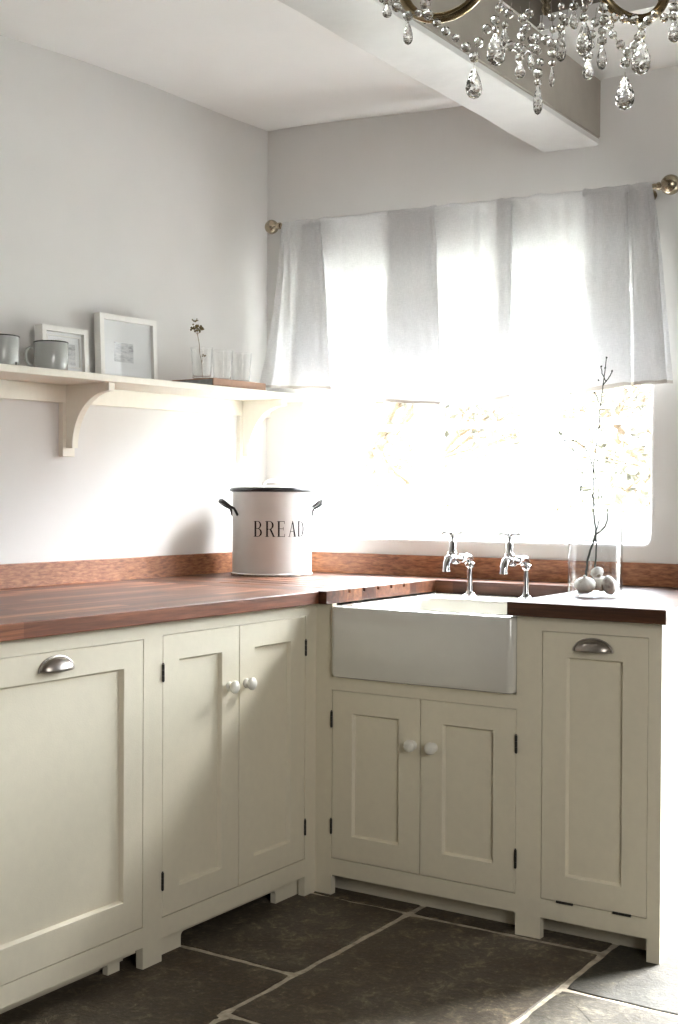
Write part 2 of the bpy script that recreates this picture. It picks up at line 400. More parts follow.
# ceiling: low plaster to the left of the beam, white strip over the window to its right, raised darker part beyond
def ceil_z(x, y):
    zl = lerp_tab([(-3.0, 2.50), (-0.9, 2.535), (-0.536, 2.561), (-0.227, 2.582), (0.126, 2.594), (0.8, 2.594)], y)
    zr = 2.556 + 0.012*sm(0.8, 0, y)
    k = sm(-0.8, 0.2, x); zl += 0.006*sm(0.5, 0.8, y)
    return zl*(1-k) + zr*k
b = MB()
b.grid([[(-0.95+1.53*i/24, -5.6+6.45*j/70, ceil_z(-0.95+1.53*i/24, -5.6+6.45*j/70)) for i in range(25)] for j in range(71)])
b.grid([[(0.56+3.05*i/20, 0.82-0.50*j/8 - (0.0 if j < 8 else 0.05*(0.665-(0.56+3.05*i/20))*0), 2.560+0.010*j/8) for i in range(21)] for j in range(9)])
b.grid([[(0.56+3.05*i/20, 0.32, 2.570+z) for i in range(21)] for z in (0, 0.045)])
b.box(-0.95, 0.50, -5.6, 0.8, 2.70, 2.75)
struct(b.build('ceiling', M['ceil'], smooth=True))
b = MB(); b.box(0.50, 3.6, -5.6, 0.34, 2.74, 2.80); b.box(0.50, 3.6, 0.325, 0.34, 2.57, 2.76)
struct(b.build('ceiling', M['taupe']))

# ceiling beam running to the window wall
b = MB()
BX0, BX1, BZ = 0.362, 0.568, 2.352
segs = 40; rows = []
for j in range(segs+1):
    y = 0.82 - 3.9*j/segs
    w = 0.003*math.sin(7*y) + 0.002*math.sin(19*y+1)
    x0 = BX0 + 0.012*(0.8-y)/1.5; x1 = BX1 + 0.004*(0.8-y)
    rows.append([(x0+w*0.4, y, 2.66), (x0+w*0.4, y, BZ+0.006), (x0+0.007+w*0.4, y, BZ+w*0.3), (x1-0.012, y, BZ-0.006+w*0.3), (x1-0.002, y, BZ-0.002+w*0.3),
                 (x1, y, BZ+0.006), (x1, y, BZ+0.012), (x1-0.004, y, BZ+0.014), (x1-0.004, y, BZ+0.019), (x1, y, BZ+0.021), (x1+0.001, y, 2.572), (x1+0.001, y, 2.80)])
V = b.grid(rows)
bm = b.bm
for f in bm.faces:
    c = f.calc_center_median()
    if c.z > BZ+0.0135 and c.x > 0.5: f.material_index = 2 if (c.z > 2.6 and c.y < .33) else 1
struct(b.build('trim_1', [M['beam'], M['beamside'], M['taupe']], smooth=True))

# flagstone floor: mortar bed and raised slabs
def floor():
    b = MB(); b.mi = 1; b.box(-0.95, 3.6, -5.7, 0.81, -0.08, -0.0008)
    b.mi = 0
    rnd = random.Random(3)
    slabs = [((-0.9, -0.575), (0.335, -0.575), (0.335, -0.012), (-0.9, -0.012)),
             ((0.335, -0.862), (0.916, -0.85), (0.918, -0.006), (0.335, -0.018)),
             ((-0.9, -1.35), (0.352, -1.35), (0.352, -0.90), (0.335, -0.862), (0.335, -0.575), (-0.9, -0.575)),
             ((0.918, -0.288), (1.75, -0.284), (1.75, 0.42), (0.918, 0.42)),
             ((0.916, -1.02), (1.62, -1.02), (1.62, -0.287), (0.916, -0.288)),
             ((0.352, -1.7), (0.914, -1.7), (0.914, -0.862), (0.352, -0.862)),
             ((-0.9, -0.012), (0.335, -0.018), (0.335, 0.42), (-0.9, 0.42)),
             ((0.335, -0.018), (0.918, -0.006), (0.918, 0.42), (0.335, 0.42)),
             ((-0.9, 0.42), (0.6, 0.42), (0.6, 0.80), (-0.9, 0.80)), ((0.6, 0.42), (1.75, 0.42), (1.75, 0.80), (0.6, 0.80)),
             ((-0.9, -2.2), (0.352, -2.2), (0.352, -1.35), (-0.9, -1.35)), ((0.352, -2.4), (0.914, -2.4), (0.914, -1.7), (0.352, -1.7)),
             ((0.914, -1.9), (1.62, -1.9), (1.62, -1.02), (0.914, -1.02)), ((1.62, -1.5), (2.5, -1.5), (2.5, -0.287), (1.62, -0.287)),
             ((1.75, -0.287), (2.6, -0.287), (2.6, 0.80), (1.75, 0.80)), ((2.6, -0.5), (3.5, -0.5), (3.5, 0.80), (2.6, 0.80)), ((2.5, -1.5), (3.5, -1.5), (3.5, -0.5), (2.6, -0.5), (2.5, -0.5))]
    y = -5.5
    for r, row in enumerate((-2.4, -3.1, -4.0, -4.8)):
        nx = [-0.9, 0.1+0.1*(r % 2), 0.95+0.2*((r+1) % 2), 1.8, 2.6+0.1*(r % 2), 3.5]; nxt = (-3.1, -4.0, -4.8, -5.6)[r]
        for a, c in zip(nx, nx[1:]): slabs.append(((a, nxt), (c, nxt), (c, row), (a, row)))
    slabs += [((-0.9, -2.4), (0.352, -2.4), (0.352, -2.2), (-0.9, -2.2)), ((0.914, -2.4), (1.62, -2.4), (1.62, -1.9), (0.914, -1.9)), ((1.62, -2.4), (3.5, -2.4), (3.5, -1.5), (1.62, -1.5))]
    tints = []
    lay = b.bm.faces.layers.int.new('slab')
    for k, s in enumerate(slabs):
        n = len(s); cx = sum(p[0] for p in s)/n; cy = sum(p[1] for p in s)/n
        out = []
        for i in range(n):
            p, q = Vector(s[i]), Vector(s[(i+1) % n]); d = (q-p); ln = d.length; d.normalize(); inn = Vector((-d.y, d.x))
            if inn.dot(Vector((cx, cy))-p) < 0: inn = -inn
            m = max(4, int(ln/0.03))
            for j in range(m):
                a = 0.012 + (ln-0.024)*j/(m-1) if m > 1 else ln/2
                w = 0.0075 + 0.0060*noise.noise(Vector((p.x*9+d.x*a*14+k, p.y*9+d.y*a*14, k*3.1)))
                w += 0.0018*noise.noise(Vector((p.x*9+d.x*a*60+k, p.y*9+d.y*a*60, k*3.1)))
                if j in (0, m-1): w = 0.013
                out.append(p + d*a + inn*w)
        t = rnd.uniform(0.85, 1.15); wm = rnd.uniform(-0.03, 0.05)
        z = rnd.uniform(-0.0012, 0.0008)
        lo = [b.v((q.x, q.y, -0.012)) for q in out]; hi = [b.v((q.x, q.y, z)) for q in out]
        inset = []
        for q in out:
            v = Vector((cx, cy)) - q; v.normalize(); inset.append(b.v((q.x+v.x*0.004, q.y+v.y*0.004, z+0.0022)))
        for A, B in ((lo, hi), (hi, inset)):
            for i in range(len(out)):
                f = b.face([A[i], A[(i+1) % len(out)], B[(i+1) % len(out)], B[i]])
                if f: f[lay] = k+1
        f = b.face(inset)
        if f: f[lay] = k+1
        tints.append((t*(1+wm), t, t*(1-wm)))
    tints[3] = (0.50, 0.56, 0.59); tints[4] = (0.75, 0.79, 0.79)
    bmesh.ops.recalc_face_normals(b.bm, faces=b.bm.faces)
    ids = [f[lay] for f in b.bm.faces]
    o = b.build('floor', [M['slate'], M['mortar']], fix=False)
    at = o.data.attributes.new('tint', 'FLOAT_COLOR', 'CORNER')
    for p, k in zip(o.data.polygons, ids):
        c = tints[k-1] if k else (1, 1, 1)
        for li in p.loop_indices: at.data[li].color = (*c, 1)
    struct(o)
floor()

# window: painted casement of three lights in the deep reveal
Y0, Y1 = 1.015, 1.07
b = MB()
m1a, m1b, m2a, m2b = -0.235, -0.170, 0.212, 0.285
b.box(WX0-0.02, WX0+0.055, Y0, Y1, WZ0-0.01, WZ1+0.01); b.box(WX1-0.055, WX1+0.02, Y0, Y1, WZ0-0.01, WZ1+0.01)
b.box(WX0+0.055, WX1-0.055, Y0, Y1, WZ0-0.01, 1.127); b.box(WX0+0.055, WX1-0.055, Y0, Y1, WZ1-0.05, WZ1+0.01)
b.box(m1a, m1b, Y0, Y1, 1.127, WZ1-0.05); b.box(m2a, m2b, Y0, Y1, 1.127, WZ1-0.05)
w = b.build('window_1', M['sash']); struct(w)
for a, c in ((WX0+0.055, m1a), (m1b, m2a), (m2b, WX1-0.055)):
    b = MB()
    b.box(a, a+0.022, Y0+0.008, Y1-0.008, 1.127, WZ1-0.05); b.box(c-0.022, c, Y0+0.008, Y1-0.008, 1.127, WZ1-0.05)
    b.box(a+0.022, c-0.022, Y0+0.008, Y1-0.008, 1.127, 1.140); b.box(a+0.022, c-0.022, Y0+0.008, Y1-0.008, WZ1-0.072, WZ1-0.05)
    for z in (1.448, 1.745): b.box(a+0.022, c-0.022, Y0+0.012, Y1-0.012, z, z+0.022)
    s = b.build('casement', M['sash'], w)
    b = MB(); b.box(a+0.018, c-0.018, 1.04, 1.044, 1.135, WZ1-0.06); b.build('pane', M['pane'], s)
b = MB(); b.box(WX0-0.03, WX1+0.03, 1.07, 1.16, WZ0-0.05, WZ0); b.build('sill', M['sash'], w)
# glazed garden door further along the same wall (outside the picture)
b = MB()
for a, c in ((1.12, 1.18), (1.77, 1.83)): b.box(a, c, Y0, Y1, 0, 2.06)
b.box(1.18, 1.77, Y0, Y1, 1.93, 2.01); b.box(1.18, 1.77, Y0, Y1, 0.0, 0.12); b.box(1.462, 1.488, Y0+.01, Y1-.01, 0.12, 1.93)
for z in (0.73, 1.36): b.box(1.18, 1.462, Y0+.01, Y1-.01, z, z+0.025); b.box(1.488, 1.77, Y0+.01, Y1-.01, z, z+0.025)
d = b.build('door_1', M['sash']); struct(d)
b = MB(); b.box(1.175, 1.775, 1.04, 1.044, 0.10, 1.95); b.build('pane', M['pane'], d)

# garden outside
b = MB()
b.grid([[(-14+32*i/40, 1.2+22*j/30, -0.25+0.055*(22*j/30) + 0.25*noise.noise(Vector((i*.4, j*.4, 0)))) for i in range(41)] for j in range(31)])
struct(b.build('garden_ground', M['grass'], smooth=True))
def leafy(name, pts, size, mat, rnd, parent=None):
    b = MB(parent.location if parent else pts[0])
    for p in pts:
        a = rnd.uniform(0, 2*PI); e = rnd.uniform(-1.0, 1.0); s = size*rnd.uniform(.6, 1.3)
        d = Vector((math.cos(a)*math.cos(e), math.sin(a)*math.cos(e), math.sin(e))); q = d.cross(Vector((rnd.uniform(-1, 1), rnd.uniform(-1, 1), 1))).normalized()
        n = d.cross(q)*s*0.12; p = Vector(p)
        b.poly([p, p+d*s*.5+q*s*.28+n, p+d*s, p+d*s*.5-q*s*.28+n])
    return b.build(name, mat, parent, fix=False)
rnd = random.Random(5)
pts = []
for k in range(9000):
    x = rnd.uniform(-11, 2.5); y = 6.5 + rnd.uniform(-0.9, 0.9)
    h = 1.25 + 0.35*noise.noise(Vector((x*.7, 0, 3))); z = rnd.uniform(0.1, h)*(1-0.25*abs(y-6.5))
    if noise.noise(Vector((x*1.3, y, z*1.8))) > -0.12: pts.append((x, y, z))
tag(leafy('hedge', pts, 0.10, M['hedge'], rnd), 'loose brown-green hedge on the bank outside the window', 'hedge', kind='stuff')
def tree(loc, h, label, seed, leaves, lab_mat):
    rnd = random.Random(seed); t = thing('tree', label, 'tree', loc, None); b = L(t); tips = []
    def br(p, d, ln, r, lev):
        pts = [p]; q = p.copy(); dd = d.copy()
        for i in range(5):
            dd = (dd + Vector((rnd.uniform(-.22, .22), rnd.uniform(-.22, .22), rnd.uniform(-.1, .16)))).normalized(); q = q + dd*ln/5; pts.append(q.copy())
            if lev < 3 and i >= 1:
                for _ in range(2 if lev else 3):
                    a = rnd.uniform(0, 2*PI); s = (dd*0.5 + Vector((math.cos(a), math.sin(a), rnd.uniform(-.15, .45)))).normalized(); br(q.copy(), s, ln*rnd.uniform(.35, .55), r*.45, lev+1)
            if lev >= 2: tips.append(q.copy())
        b.tube(pts, [r*(1-.13*i) for i in range(6)], 5 if lev > 1 else 8, caps=False)
    br(Vector(loc), Vector((0, 0, 1)), h, 0.10, 0)
    b.build('trunk', M['bark'], t, fix=False)
    lp = [p + Vector((rnd.gauss(0, .12), rnd.gauss(0, .12), rnd.gauss(0, .12))) for p in tips for _ in range(leaves)]
    leafy('foliage', lp, 0.09, lab_mat, rnd, t)
tree((-0.55, 4.6, -0.2), 2.6, 'small sparse tree seen through the right-hand panes of the window', 11, 2, M['leaf'])
tree((-3.3, 5.3, -0.2), 3.0, 'small sparse tree seen through the left-hand panes of the window', 17, 2, M['leaf'])

# ------------------------------------------------------------ fitted cabinets
def fL(s, d, z): return (d, s, z)        # left run: faces +x, s along y
def fS(s, d, z): return (s, -d, z)       # sink run: faces -y, s along x
class CB(MB):
    """box helper in run coordinates: s along, d outwards, z up"""
    def __init__(s, root, f): super().__init__(root.location); s.f = f
    def bx(s, s0, s1, d0, d1, z0, z1):
        c = [s.v(s.f(a, d, z)) for z in (z0, z1) for d in (d0, d1) for a in (s0, s1)]
        for q in ((0, 2, 3, 1), (4, 5, 7, 6), (0, 1, 5, 4), (2, 6, 7, 3), (0, 4, 6, 2), (1, 3, 7, 5)): s.face([c[i] for i in q])
        return s
def panel_door(root, f, s0, s1, z0, z1, p, mat, name='door'):
    """inset shaker door, one skin: p = panel opening (s0, s1, z0, z1)"""
    b = CB(root, f); g = 0.0016; s0 += g; s1 -= g; z0 += g; z1 -= g; rec = 0.011; m = 0.004
    def ring(a, c, e, h, d): return [b.v(f(*q)) for q in ((a, d, e), (c, d, e), (c, d, h), (a, d, h))]
    R = [ring(s0, s1, z0, z1, -0.020), ring(s0, s1, z0, z1, -0.0012), ring(s0+.0012, s1-.0012, z0+.0012, z1-.0012, 0.0), ring(p[0], p[1], p[2], p[3], 0.0),
         ring(p[0]+.0015, p[1]-.0015, p[2]+.0015, p[3]-.0015, -0.0015), ring(p[0]+.0055, p[1]-.0055, p[2]+.0055, p[3]-.0055, -rec)]
    for A, B in zip(R, R[1:]):
        for i in range(4): b.face([A[i], A[(i+1) % 4], B[(i+1) % 4], B[i]])
    b.face(R[-1]); b.face(R[0][::-1])
    return b.build(name, mat, root)
def hinge(root, door, f, s, z0, z1, mat=None):
    b = MB(root.location)
    for k in range(3):
        a = z0 + (z1-z0)*k/3; c = z0 + (z1-z0)*(k+1)/3 - 0.0008
        b.tube([f(s, 0.0022, a), f(s, 0.0022, c)], 0.0036, 10)
    for zz in (z0-0.002, z1+0.0004): b.tube([f(s, 0.0022, zz), f(s, 0.0022, zz+0.002)], 0.0024, 8)
    o = b.build('hinge', mat or M['iron'], door, smooth=True); o['label'] = 'dark metal butt hinge'; return o
def knob(root, door, f, s, z):
    Mx = frame_at(f(s, 0, z), Vector(f(0, 1, 0)))
    b = MB(root.location)
    b.lathe([(0, -0.001), (.0125, -0.001), (.0140, .002), (.0125, .005), (.0090, .007), (.0078, .010), (.0095, .013), (.0150, .0155), (.0176, .0200), (.0172, .0250), (.0135, .0290), (.0065, .0312), (0, .0315)], 28, Mx)
    o = b.build('knob', M['knob'], door, smooth='all'); o['label'] = 'round off-white door knob'; return o
def cup(root, door, f, s, z):
    """cup pull, open underneath"""
    b = MB(root.location); W, H, D = .050, .030, .026; rows = []
    n = 22; m = 9
    for j in range(m+1):
        th = PI/2*j/m            # 0 at lip, 90 at the door face
        rows.append([f(s + W*math.cos(PI*i/n)*(0.93+0.07*math.sin(th)), D*math.cos(th)*math.sin(PI*i/n)**0.8 if 0 < i < n else 0, z + H*math.sin(PI*i/n)*math.sin(th)) for i in range(n+1)])
    b.grid(rows)
    o = b.build('cup_handle', M['nickel'], door, smooth='all', solid=0.0022, weld=1e-5)
    b = MB(root.location)
    A = [f(s + (W+.004)*math.cos(PI*i/n), .0018, z - .001 + (H+.004)*math.sin(PI*i/n)) for i in range(n+1)]
    b.tube(A, .0028, 8); q = b.build('rim', M['nickel'], o, smooth=True)
    o['label'] = 'satin nickel cup handle'
    return o

ZU = 0.872
def cabinet(label, cat, f, s0, s1, ops, zt, zb, loc, rail_bottom=0.060, carc_top=ZU, depth=0.58, toprail=True, plinth=0.03, arch=None, feet=None):
    t = thing('base_cabinet', label, cat, loc)
    o0 = min(o[0] for o in ops); o1 = max(o[1] for o in ops)
    b = CB(t, f)
    th = -0.022
    b.bx(s0, o0, th, 0, 0, ZU); b.bx(o1, s1, th, 0, 0, ZU)                # stiles run down as feet
    if toprail: b.bx(o0, o1, th, 0, zt, ZU)
    b.bx(o0, o1, th, 0, rail_bottom, zb)
    fr = b.build('face_frame', M['cream'], t)
    b = CB(t, f)
    b.bx(s0+.001, s1-.001, -depth, th-.0005, 0.085, carc_top)
    b.build('carcass', M['cream'], t)
    # plinth board set back, with its cut-out
    b = CB(t, f)
    if arch:
        a0, a1, h, r = arch; pts = [(o0-.02, 0), (a0, 0)]
        pts += [(a0 + r - r*math.cos(PI/2*k/5), h - r + r*math.sin(PI/2*k/5)) for k in range(6)]
        pts += [(a1 - r + r*math.sin(PI/2*k/5), h - r + r*math.cos(PI/2*k/5)) for k in range(6)]
        pts += [(a1, 0), (o1+.02, 0), (o1+.02, .085), (o0-.02, .085)]
        # split into three convex-ish pieces to avoid a bad n-gon
        b.bx(o0-.02, a0, -plinth-.018, -plinth, 0, .085); b.bx(a1, o1+.02, -plinth-.018, -plinth, 0, .085)
        top = [(a0, h-r)] + [(a0 + r - r*math.cos(PI/2*k/5), h - r + r*math.sin(PI/2*k/5)) for k in range(1, 6)]
        top += [(a1 - r + r*math.sin(PI/2*k/5), h - r + r*math.cos(PI/2*k/5)) for k in range(5)] + [(a1, h-r)]
        for p, q in zip(top, top[1:]):
            if abs(p[0]-q[0]) > 1e-6: b.prism([p, q, (q[0], .085), (p[0], .085)], lambda u, v, w: f(u, w, v), -plinth-.018, -plinth)
    else: b.bx(o0-.034, o1+.019, -plinth-.018, -plinth, 0, .085)
    b.build('plinth', M['cream'], t)
    return t

# left run, tall panel with cup handle (beside the picture's left edge)
c1 = cabinet('cream cabinet at far left with one wide recessed panel and a metal cup handle', 'cabinet', fL, -1.40, -0.729, [(-1.362, -0.764)], .832, .107, (0, -1.06, 0), rail_bottom=.057, plinth=.085)
b = CB(c1, fL); b.bx(-1.36, -0.766, -.045, -.0225, .040, .075); b.bx(-.842, -.800, -.062, -.045, 0, .06); b.build('lower_rail', M['cream'], c1)
d = panel_door(c1, fL, -1.362, -0.764, .107, .832, (-1.290, -0.834, .188, .766), M['cream'])
cup(c1, d, fL, -1.0625, .787)
# left run, two doors
c2 = cabinet('cream two-door cabinet left of the corner under the bread bin worktop', 'cabinet', fL, -0.729, 0.0, [(-0.693, -0.056)], .836, .112, (0, -0.37, 0), rail_bottom=.060, plinth=.030, arch=(-0.583, -0.160, .040, .012))
d = panel_door(c2, fL, -0.693, -0.3745, .112, .836, (-0.628, -0.450, .179, .769), M['cream'])
knob(c2, d, fL, -0.422, .672); hinge(c2, d, fL, -0.6925, .718, .762); hinge(c2, d, fL, -0.6925, .184, .229)
d = panel_door(c2, fL, -0.3745, -0.056, .112, .836, (-0.305, -0.130, .179, .769), M['cream'])
knob(c2, d, fL, -0.345, .672); hinge(c2, d, fL, -0.0570, .720, .766); hinge(c2, d, fL, -0.0570, .186, .231)
# sink cabinet
c3 = cabinet('cream two-door cabinet under the white sink', 'cabinet', fS, 0.0, 0.698, [(0.058, 0.661)], .616, .112, (0.35, 0, 0), rail_bottom=.062, carc_top=.648, toprail=False, plinth=.066)
b = CB(c3, fS); b.bx(.058, .661, -.022, 0, .616, .6545); b.build('sink_rail', M['cream'], c3)
d = panel_door(c3, fS, .058, .3605, .112, .616, (.129, .290, .185, .551), M['cream'])
knob(c3, d, fS, .337, .482); hinge(c3, d, fS, .0580, .505, .552); hinge(c3, d, fS, .0580, .187, .230)
d = panel_door(c3, fS, .3605, .661, .112, .616, (.432, .592, .183, .551), M['cream'])
knob(c3, d, fS, .405, .482); hinge(c3, d, fS, .6615, .497, .545); hinge(c3, d, fS, .6615, .183, .233)
# pull-out bin cabinet with the side panel
c4 = cabinet('narrow tall cream cabinet right of the sink with a metal cup handle', 'cabinet', fS, 0.698, 1.050, [(0.735, 1.0305)], .834, .112, (0.88, 0, 0), rail_bottom=.061, plinth=.080)
b = CB(c4, fS); b.bx(1.050, 1.0655, -.05, 0, 0, ZU)
b.bx(1.050, 1.0635, -.0525, -.05, 0, ZU)
for k in range(8):
    a = .0525 + k*.086; b.bx(1.050, 1.0655, -(a+.084), -a, 0, ZU); b.bx(1.050, 1.0640, -(a+.0860), -(a+.084), 0, ZU)
b.build('side_panel', M['cream'], c4)
d = panel_door(c4, fS, .735, 1.0305, .112, .834, (.805, .962, .182, .768), M['cream'])
cup(c4, d, fS, .880, .788)
for a, c in ((.782, .830), (.940, .990)):
    b = MB(c4.location)
    for k in range(3): x0 = a+(c-a)*k/3; b.tube([(x0, -.0022, .1125), (x0+(c-a)/3-.0008, -.0022, .1125)], .0034, 10)
    b.build('hinge', M['iron'], d, smooth=True)

# ------------------------------------------------------------ worktop
wt = thing('worktop', 'reddish-brown hardwood worktop round the corner with drainer grooves and upstands', 'worktop', (0, 0, ZU))
YB, XL = 0.80, -0.783
E0 = 0.055                                  # sink cut-out, left edge
b = L(wt)
b.box(XL, 0.028, -1.425, -0.028, ZU, .91)
b.build('left_board', M['wood_y'], wt, bevel=.0025)
b = L(wt)
gy = [0.097, 0.181, 0.264, 0.345, 0.424]
gx0 = -0.46
b.box(XL, gx0, -0.028, YB-.002, ZU, .91)
b.box(gx0, E0, -0.028, YB-.002, ZU, .8985)
ys = [-0.028] + [q for y in gy for q in (y-.0065, y+.0065)] + [YB-.002]
for a, c in zip(ys[0::2], ys[1::2]): b.box(gx0, E0, a, c, .8985, .91)
for y in gy:  # the grooves run out towards the corner
    b.prism([(gx0, .8985), (gx0+.12, .8985), (gx0, .91)], lambda u, v, w: (u, w, v), y-.0065, y+.0065)
b.box(E0, .643, .635, YB-.002, ZU, .91)
b.box(E0, .643, .640, YB-.002, .864, ZU)
b.build('drainer_board', M['wood_x'], wt)
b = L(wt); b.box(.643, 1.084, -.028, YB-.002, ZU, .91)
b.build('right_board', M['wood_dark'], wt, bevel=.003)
b = L(wt); b.box(XL, -.765, -1.425, .778, .91, .984); b.build('upstand', M['upstand'], wt, bevel=.002)
b = L(wt); b.box(XL, 1.084, .779, YB-.002, .91, .984); b.build('upstand', M['upstand'], wt, bevel=.002)

# ------------------------------------------------------------ sink
sk = thing('butler_sink', 'large white ceramic butler sink with a plain apron front', 'sink', (.36, .30, .655))
b = L(sk)
x0, x1, y0, y1, zb, zt = .0605, .6595, -.022, .640, .6555, .868
def rr(x0, x1, y0, y1, r, z, n=6):
    p = []
    for cx, cy, a0 in ((x1-r, y0+r, -PI/2), (x1-r, y1-r, 0), (x0+r, y1-r, PI/2), (x0+r, y0+r, PI)):
        for k in range(n+1): a = a0 + PI/2*k/n; p.append((cx+r*math.cos(a), cy+r*math.sin(a), z))
    return p
i0, i1, j0, j1 = .105, .615, .028, .455
R = [rr(x0+.012, x1-.012, y0+.012, y1-.012, .012, zb), rr(x0+.004, x1-.004, y0+.004, y1-.004, .018, zb+.004), rr(x0, x1, y0, y1, .022, zb+.014),
     rr(x0, x1, y0, y1, .022, zt-.012), rr(x0+.003, x1-.003, y0+.003, y1-.003, .020, zt-.003), rr(x0+.011, x1-.011, y0+.011, y1-.011, .014, zt),
     rr(i0-.010, i1+.010, j0-.010, j1+.010, .045, zt), rr(i0-.002, i1+.002, j0-.002, j1+.002, .040, zt-.004), rr(i0+.003, i1-.003, j0+.003, j1-.003, .038, zt-.014),
     rr(i0+.012, i1-.012, j0+.012, j1-.012, .040, zb+.045), rr(i0+.030, i1-.030, j0+.030, j1-.030, .035, zb+.026), rr(i0+.07, i1-.07, j0+.07, j1-.07, .03, zb+.022)]
V = b.grid(R, closed=True); b.face(V[0][::-1]); b.face(V[-1])
b.build('basin', M['ceramic'], sk, smooth=True)
b = L(sk); b.lathe([(0, .0015), (.022, .0015), (.030, .003), (.034, .001), (.034, -.002)], 24, Matrix.Translation((.36, .24, zb+.0225))); b.build('waste', M['chrome'], sk, smooth=True)

# ------------------------------------------------------------ taps
def tap(loc, label):
    x, y = loc; t = thing('pillar_tap', label, 'tap', (x, y, .868), 'bib taps at the back of the sink'); z0 = .868
    b = L(t)
    b.lathe([(0, 0), (.026, 0), (.0265, .003), (.020, .006), (.0135, .012), (.0120, .020), (.0105, .045), (.0085, .075), (.0085, .092), (.0125, .095), (.0165, .099), (.0165, .108), (.0125, .112), (0.0100, .114), (0, .114)], 24, Matrix.Translation((x, y, z0)))
    b.build('pillar', M['chrome'], t, smooth=True)
    b = L(t)
    zc = z0+.126
    b.tube([(x, y, z0+.108), (x, y-.001, z0+.118), (x, y-.010, zc+.000), (x, y-.026, zc+.004), (x, y-.045, zc+.001), (x, y-.07, zc-.002)], [.0125, .0135, .0140, .0125, .0108, .0100], 16)
    b.lathe([(0, 0), (.014, 0), (.0155, .003), (.0155, .010), (.014, .013), (0, .013)], 6, frame_at((x, y-.050, zc), (0, -1, 0)))
    # bulb body of the valve and down-turned nose
    b.tube([(x, y-.062, zc-.001), (x, y-.085, zc-.004), (x, y-.105, zc-.003), (x, y-.122, zc+.002)], [.010, .0135, .0165, .0165], 16)
    b.tube([(x, y-.112, zc+.002), (x, y-.132, zc+.004), (x, y-.148, zc-.001), (x, y-.158, zc-.013), (x, y-.161, zc-.028), (x, y-.161, zc-.038)], [.0155, .0150, .0140, .0128, .0122, .0140], 16)
    b.build('spout', M['chrome'], t, smooth=True)
    b = L(t)
    b.lathe([(0, -.004), (.0165, -.004), (.0175, .004), (.0150, .010), (.0170, .013), (.0170, .019), (.0135, .022), (.0115, .027), (.0115, .052), (.0090, .057), (.0060, .060), (.0040, .062), (.0040, .078), (0, .078)], 20, Matrix.Translation((x, y-.122, zc)))
    b.build('valve', M['chrome'], t, smooth=True)
    b = L(t); zh = zc+.083
    b.lathe([(0, -.007), (.006, -.006), (.0085, -.002), (.0085, .003), (.006, .007), (0, .008)], 16, Matrix.Translation((x, y-.122, zh)))
    for k in range(4):
        a = k*PI/2 + .35; dx, dy = math.cos(a), math.sin(a)
        b.tube([(x+dx*.005, y-.122+dy*.005, zh), (x+dx*.018, y-.122+dy*.018, zh), (x+dx*.024, y-.122+dy*.024, zh), (x+dx*.030, y-.122+dy*.030, zh), (x+dx*.034, y-.122+dy*.034, zh)], [.0036, .0038, .0066, .0070, .004], 10)
    b.build('cross_handle', M['chrome'], t, smooth=True)
tap((.226, .560), 'chrome pillar tap with cross handle, the one nearer the bread bin')
tap((.430, .553), 'chrome pillar tap with cross handle, the one nearer the glass jar')

# ------------------------------------------------------------ bread bin
BC = (-.565, .541); BR = .143
bb = thing('bread_bin', 'round off-white enamel bin lettered BREAD on the corner of the worktop', 'bread bin', (BC[0], BC[1], .91))
Mz = Matrix.Translation((BC[0], BC[1], .91))
b = L(bb)
b.lathe([(0, .004), (.132, .004), (.136, .0), (.1455, .0), (.1465, .004), (.1455, .008), (.143, .010), (.143, .292), (.1445, .296), (.1445, .300), (.140, .300), (.140, .012), (0, .012)], 72, Mz)
b.build('body', M['bin'], bb, smooth=True)
b = L(bb); b.lathe([(.144, .001), (.1472, .001), (.1478, .0035), (.1472, .006), (.144, .006)], 72, Mz); b.build('base_rim', simple('worn_rust_rim', (0.20, .16, .12, 1), .6, .2, var=.6, sc=40), bb, smooth=True)
b = L(bb)
b.lathe([(.141, .300), (.149, .300), (.151, .303), (.151, .310), (.147, .3135), (.138, .3145), (.06, .319), (0, .320)], 72, Mz)
lid = b.build('lid', M['bin'], bb, smooth=True)
b = L(bb); b.lathe([(.147, .2975), (.1515, .298), (.1532, .302), (.1532, .307), (.1515, .3115), (.148, .3135)], 72, Mz); q = b.build('lid_rim', M['black'], lid, smooth=True); q['label'] = 'black enamel lid rim'
_vw = Vector((2.1453-BC[0], -3.1365-BC[1], 0)).normalized(); _va = math.atan2(_vw.y, _vw.x)
TA = _va + math.radians(13.5)               # the lettering faces a little to the right
ax = Vector((math.cos(TA+PI/2), math.sin(TA+PI/2), 0))
b = L(bb); c = Vector((BC[0], BC[1], .91))
b.tube([c + ax*.034 + Vector((0, 0, .3165)), c + ax*.032 + Vector((0, 0, .328)), c + ax*.022 + Vector((0, 0, .336)), c + ax*0 + Vector((0, 0, .339)), c - ax*.022 + Vector((0, 0, .336)), c - ax*.032 + Vector((0, 0, .328)), c - ax*.034 + Vector((0, 0, .3165))], .006, 10)
b.build('lid_handle', M['bin'], lid, smooth=True)
def bin_point(a, r, z): return Vector((BC[0]+r*math.cos(a), BC[1]+r*math.sin(a), .91+z))
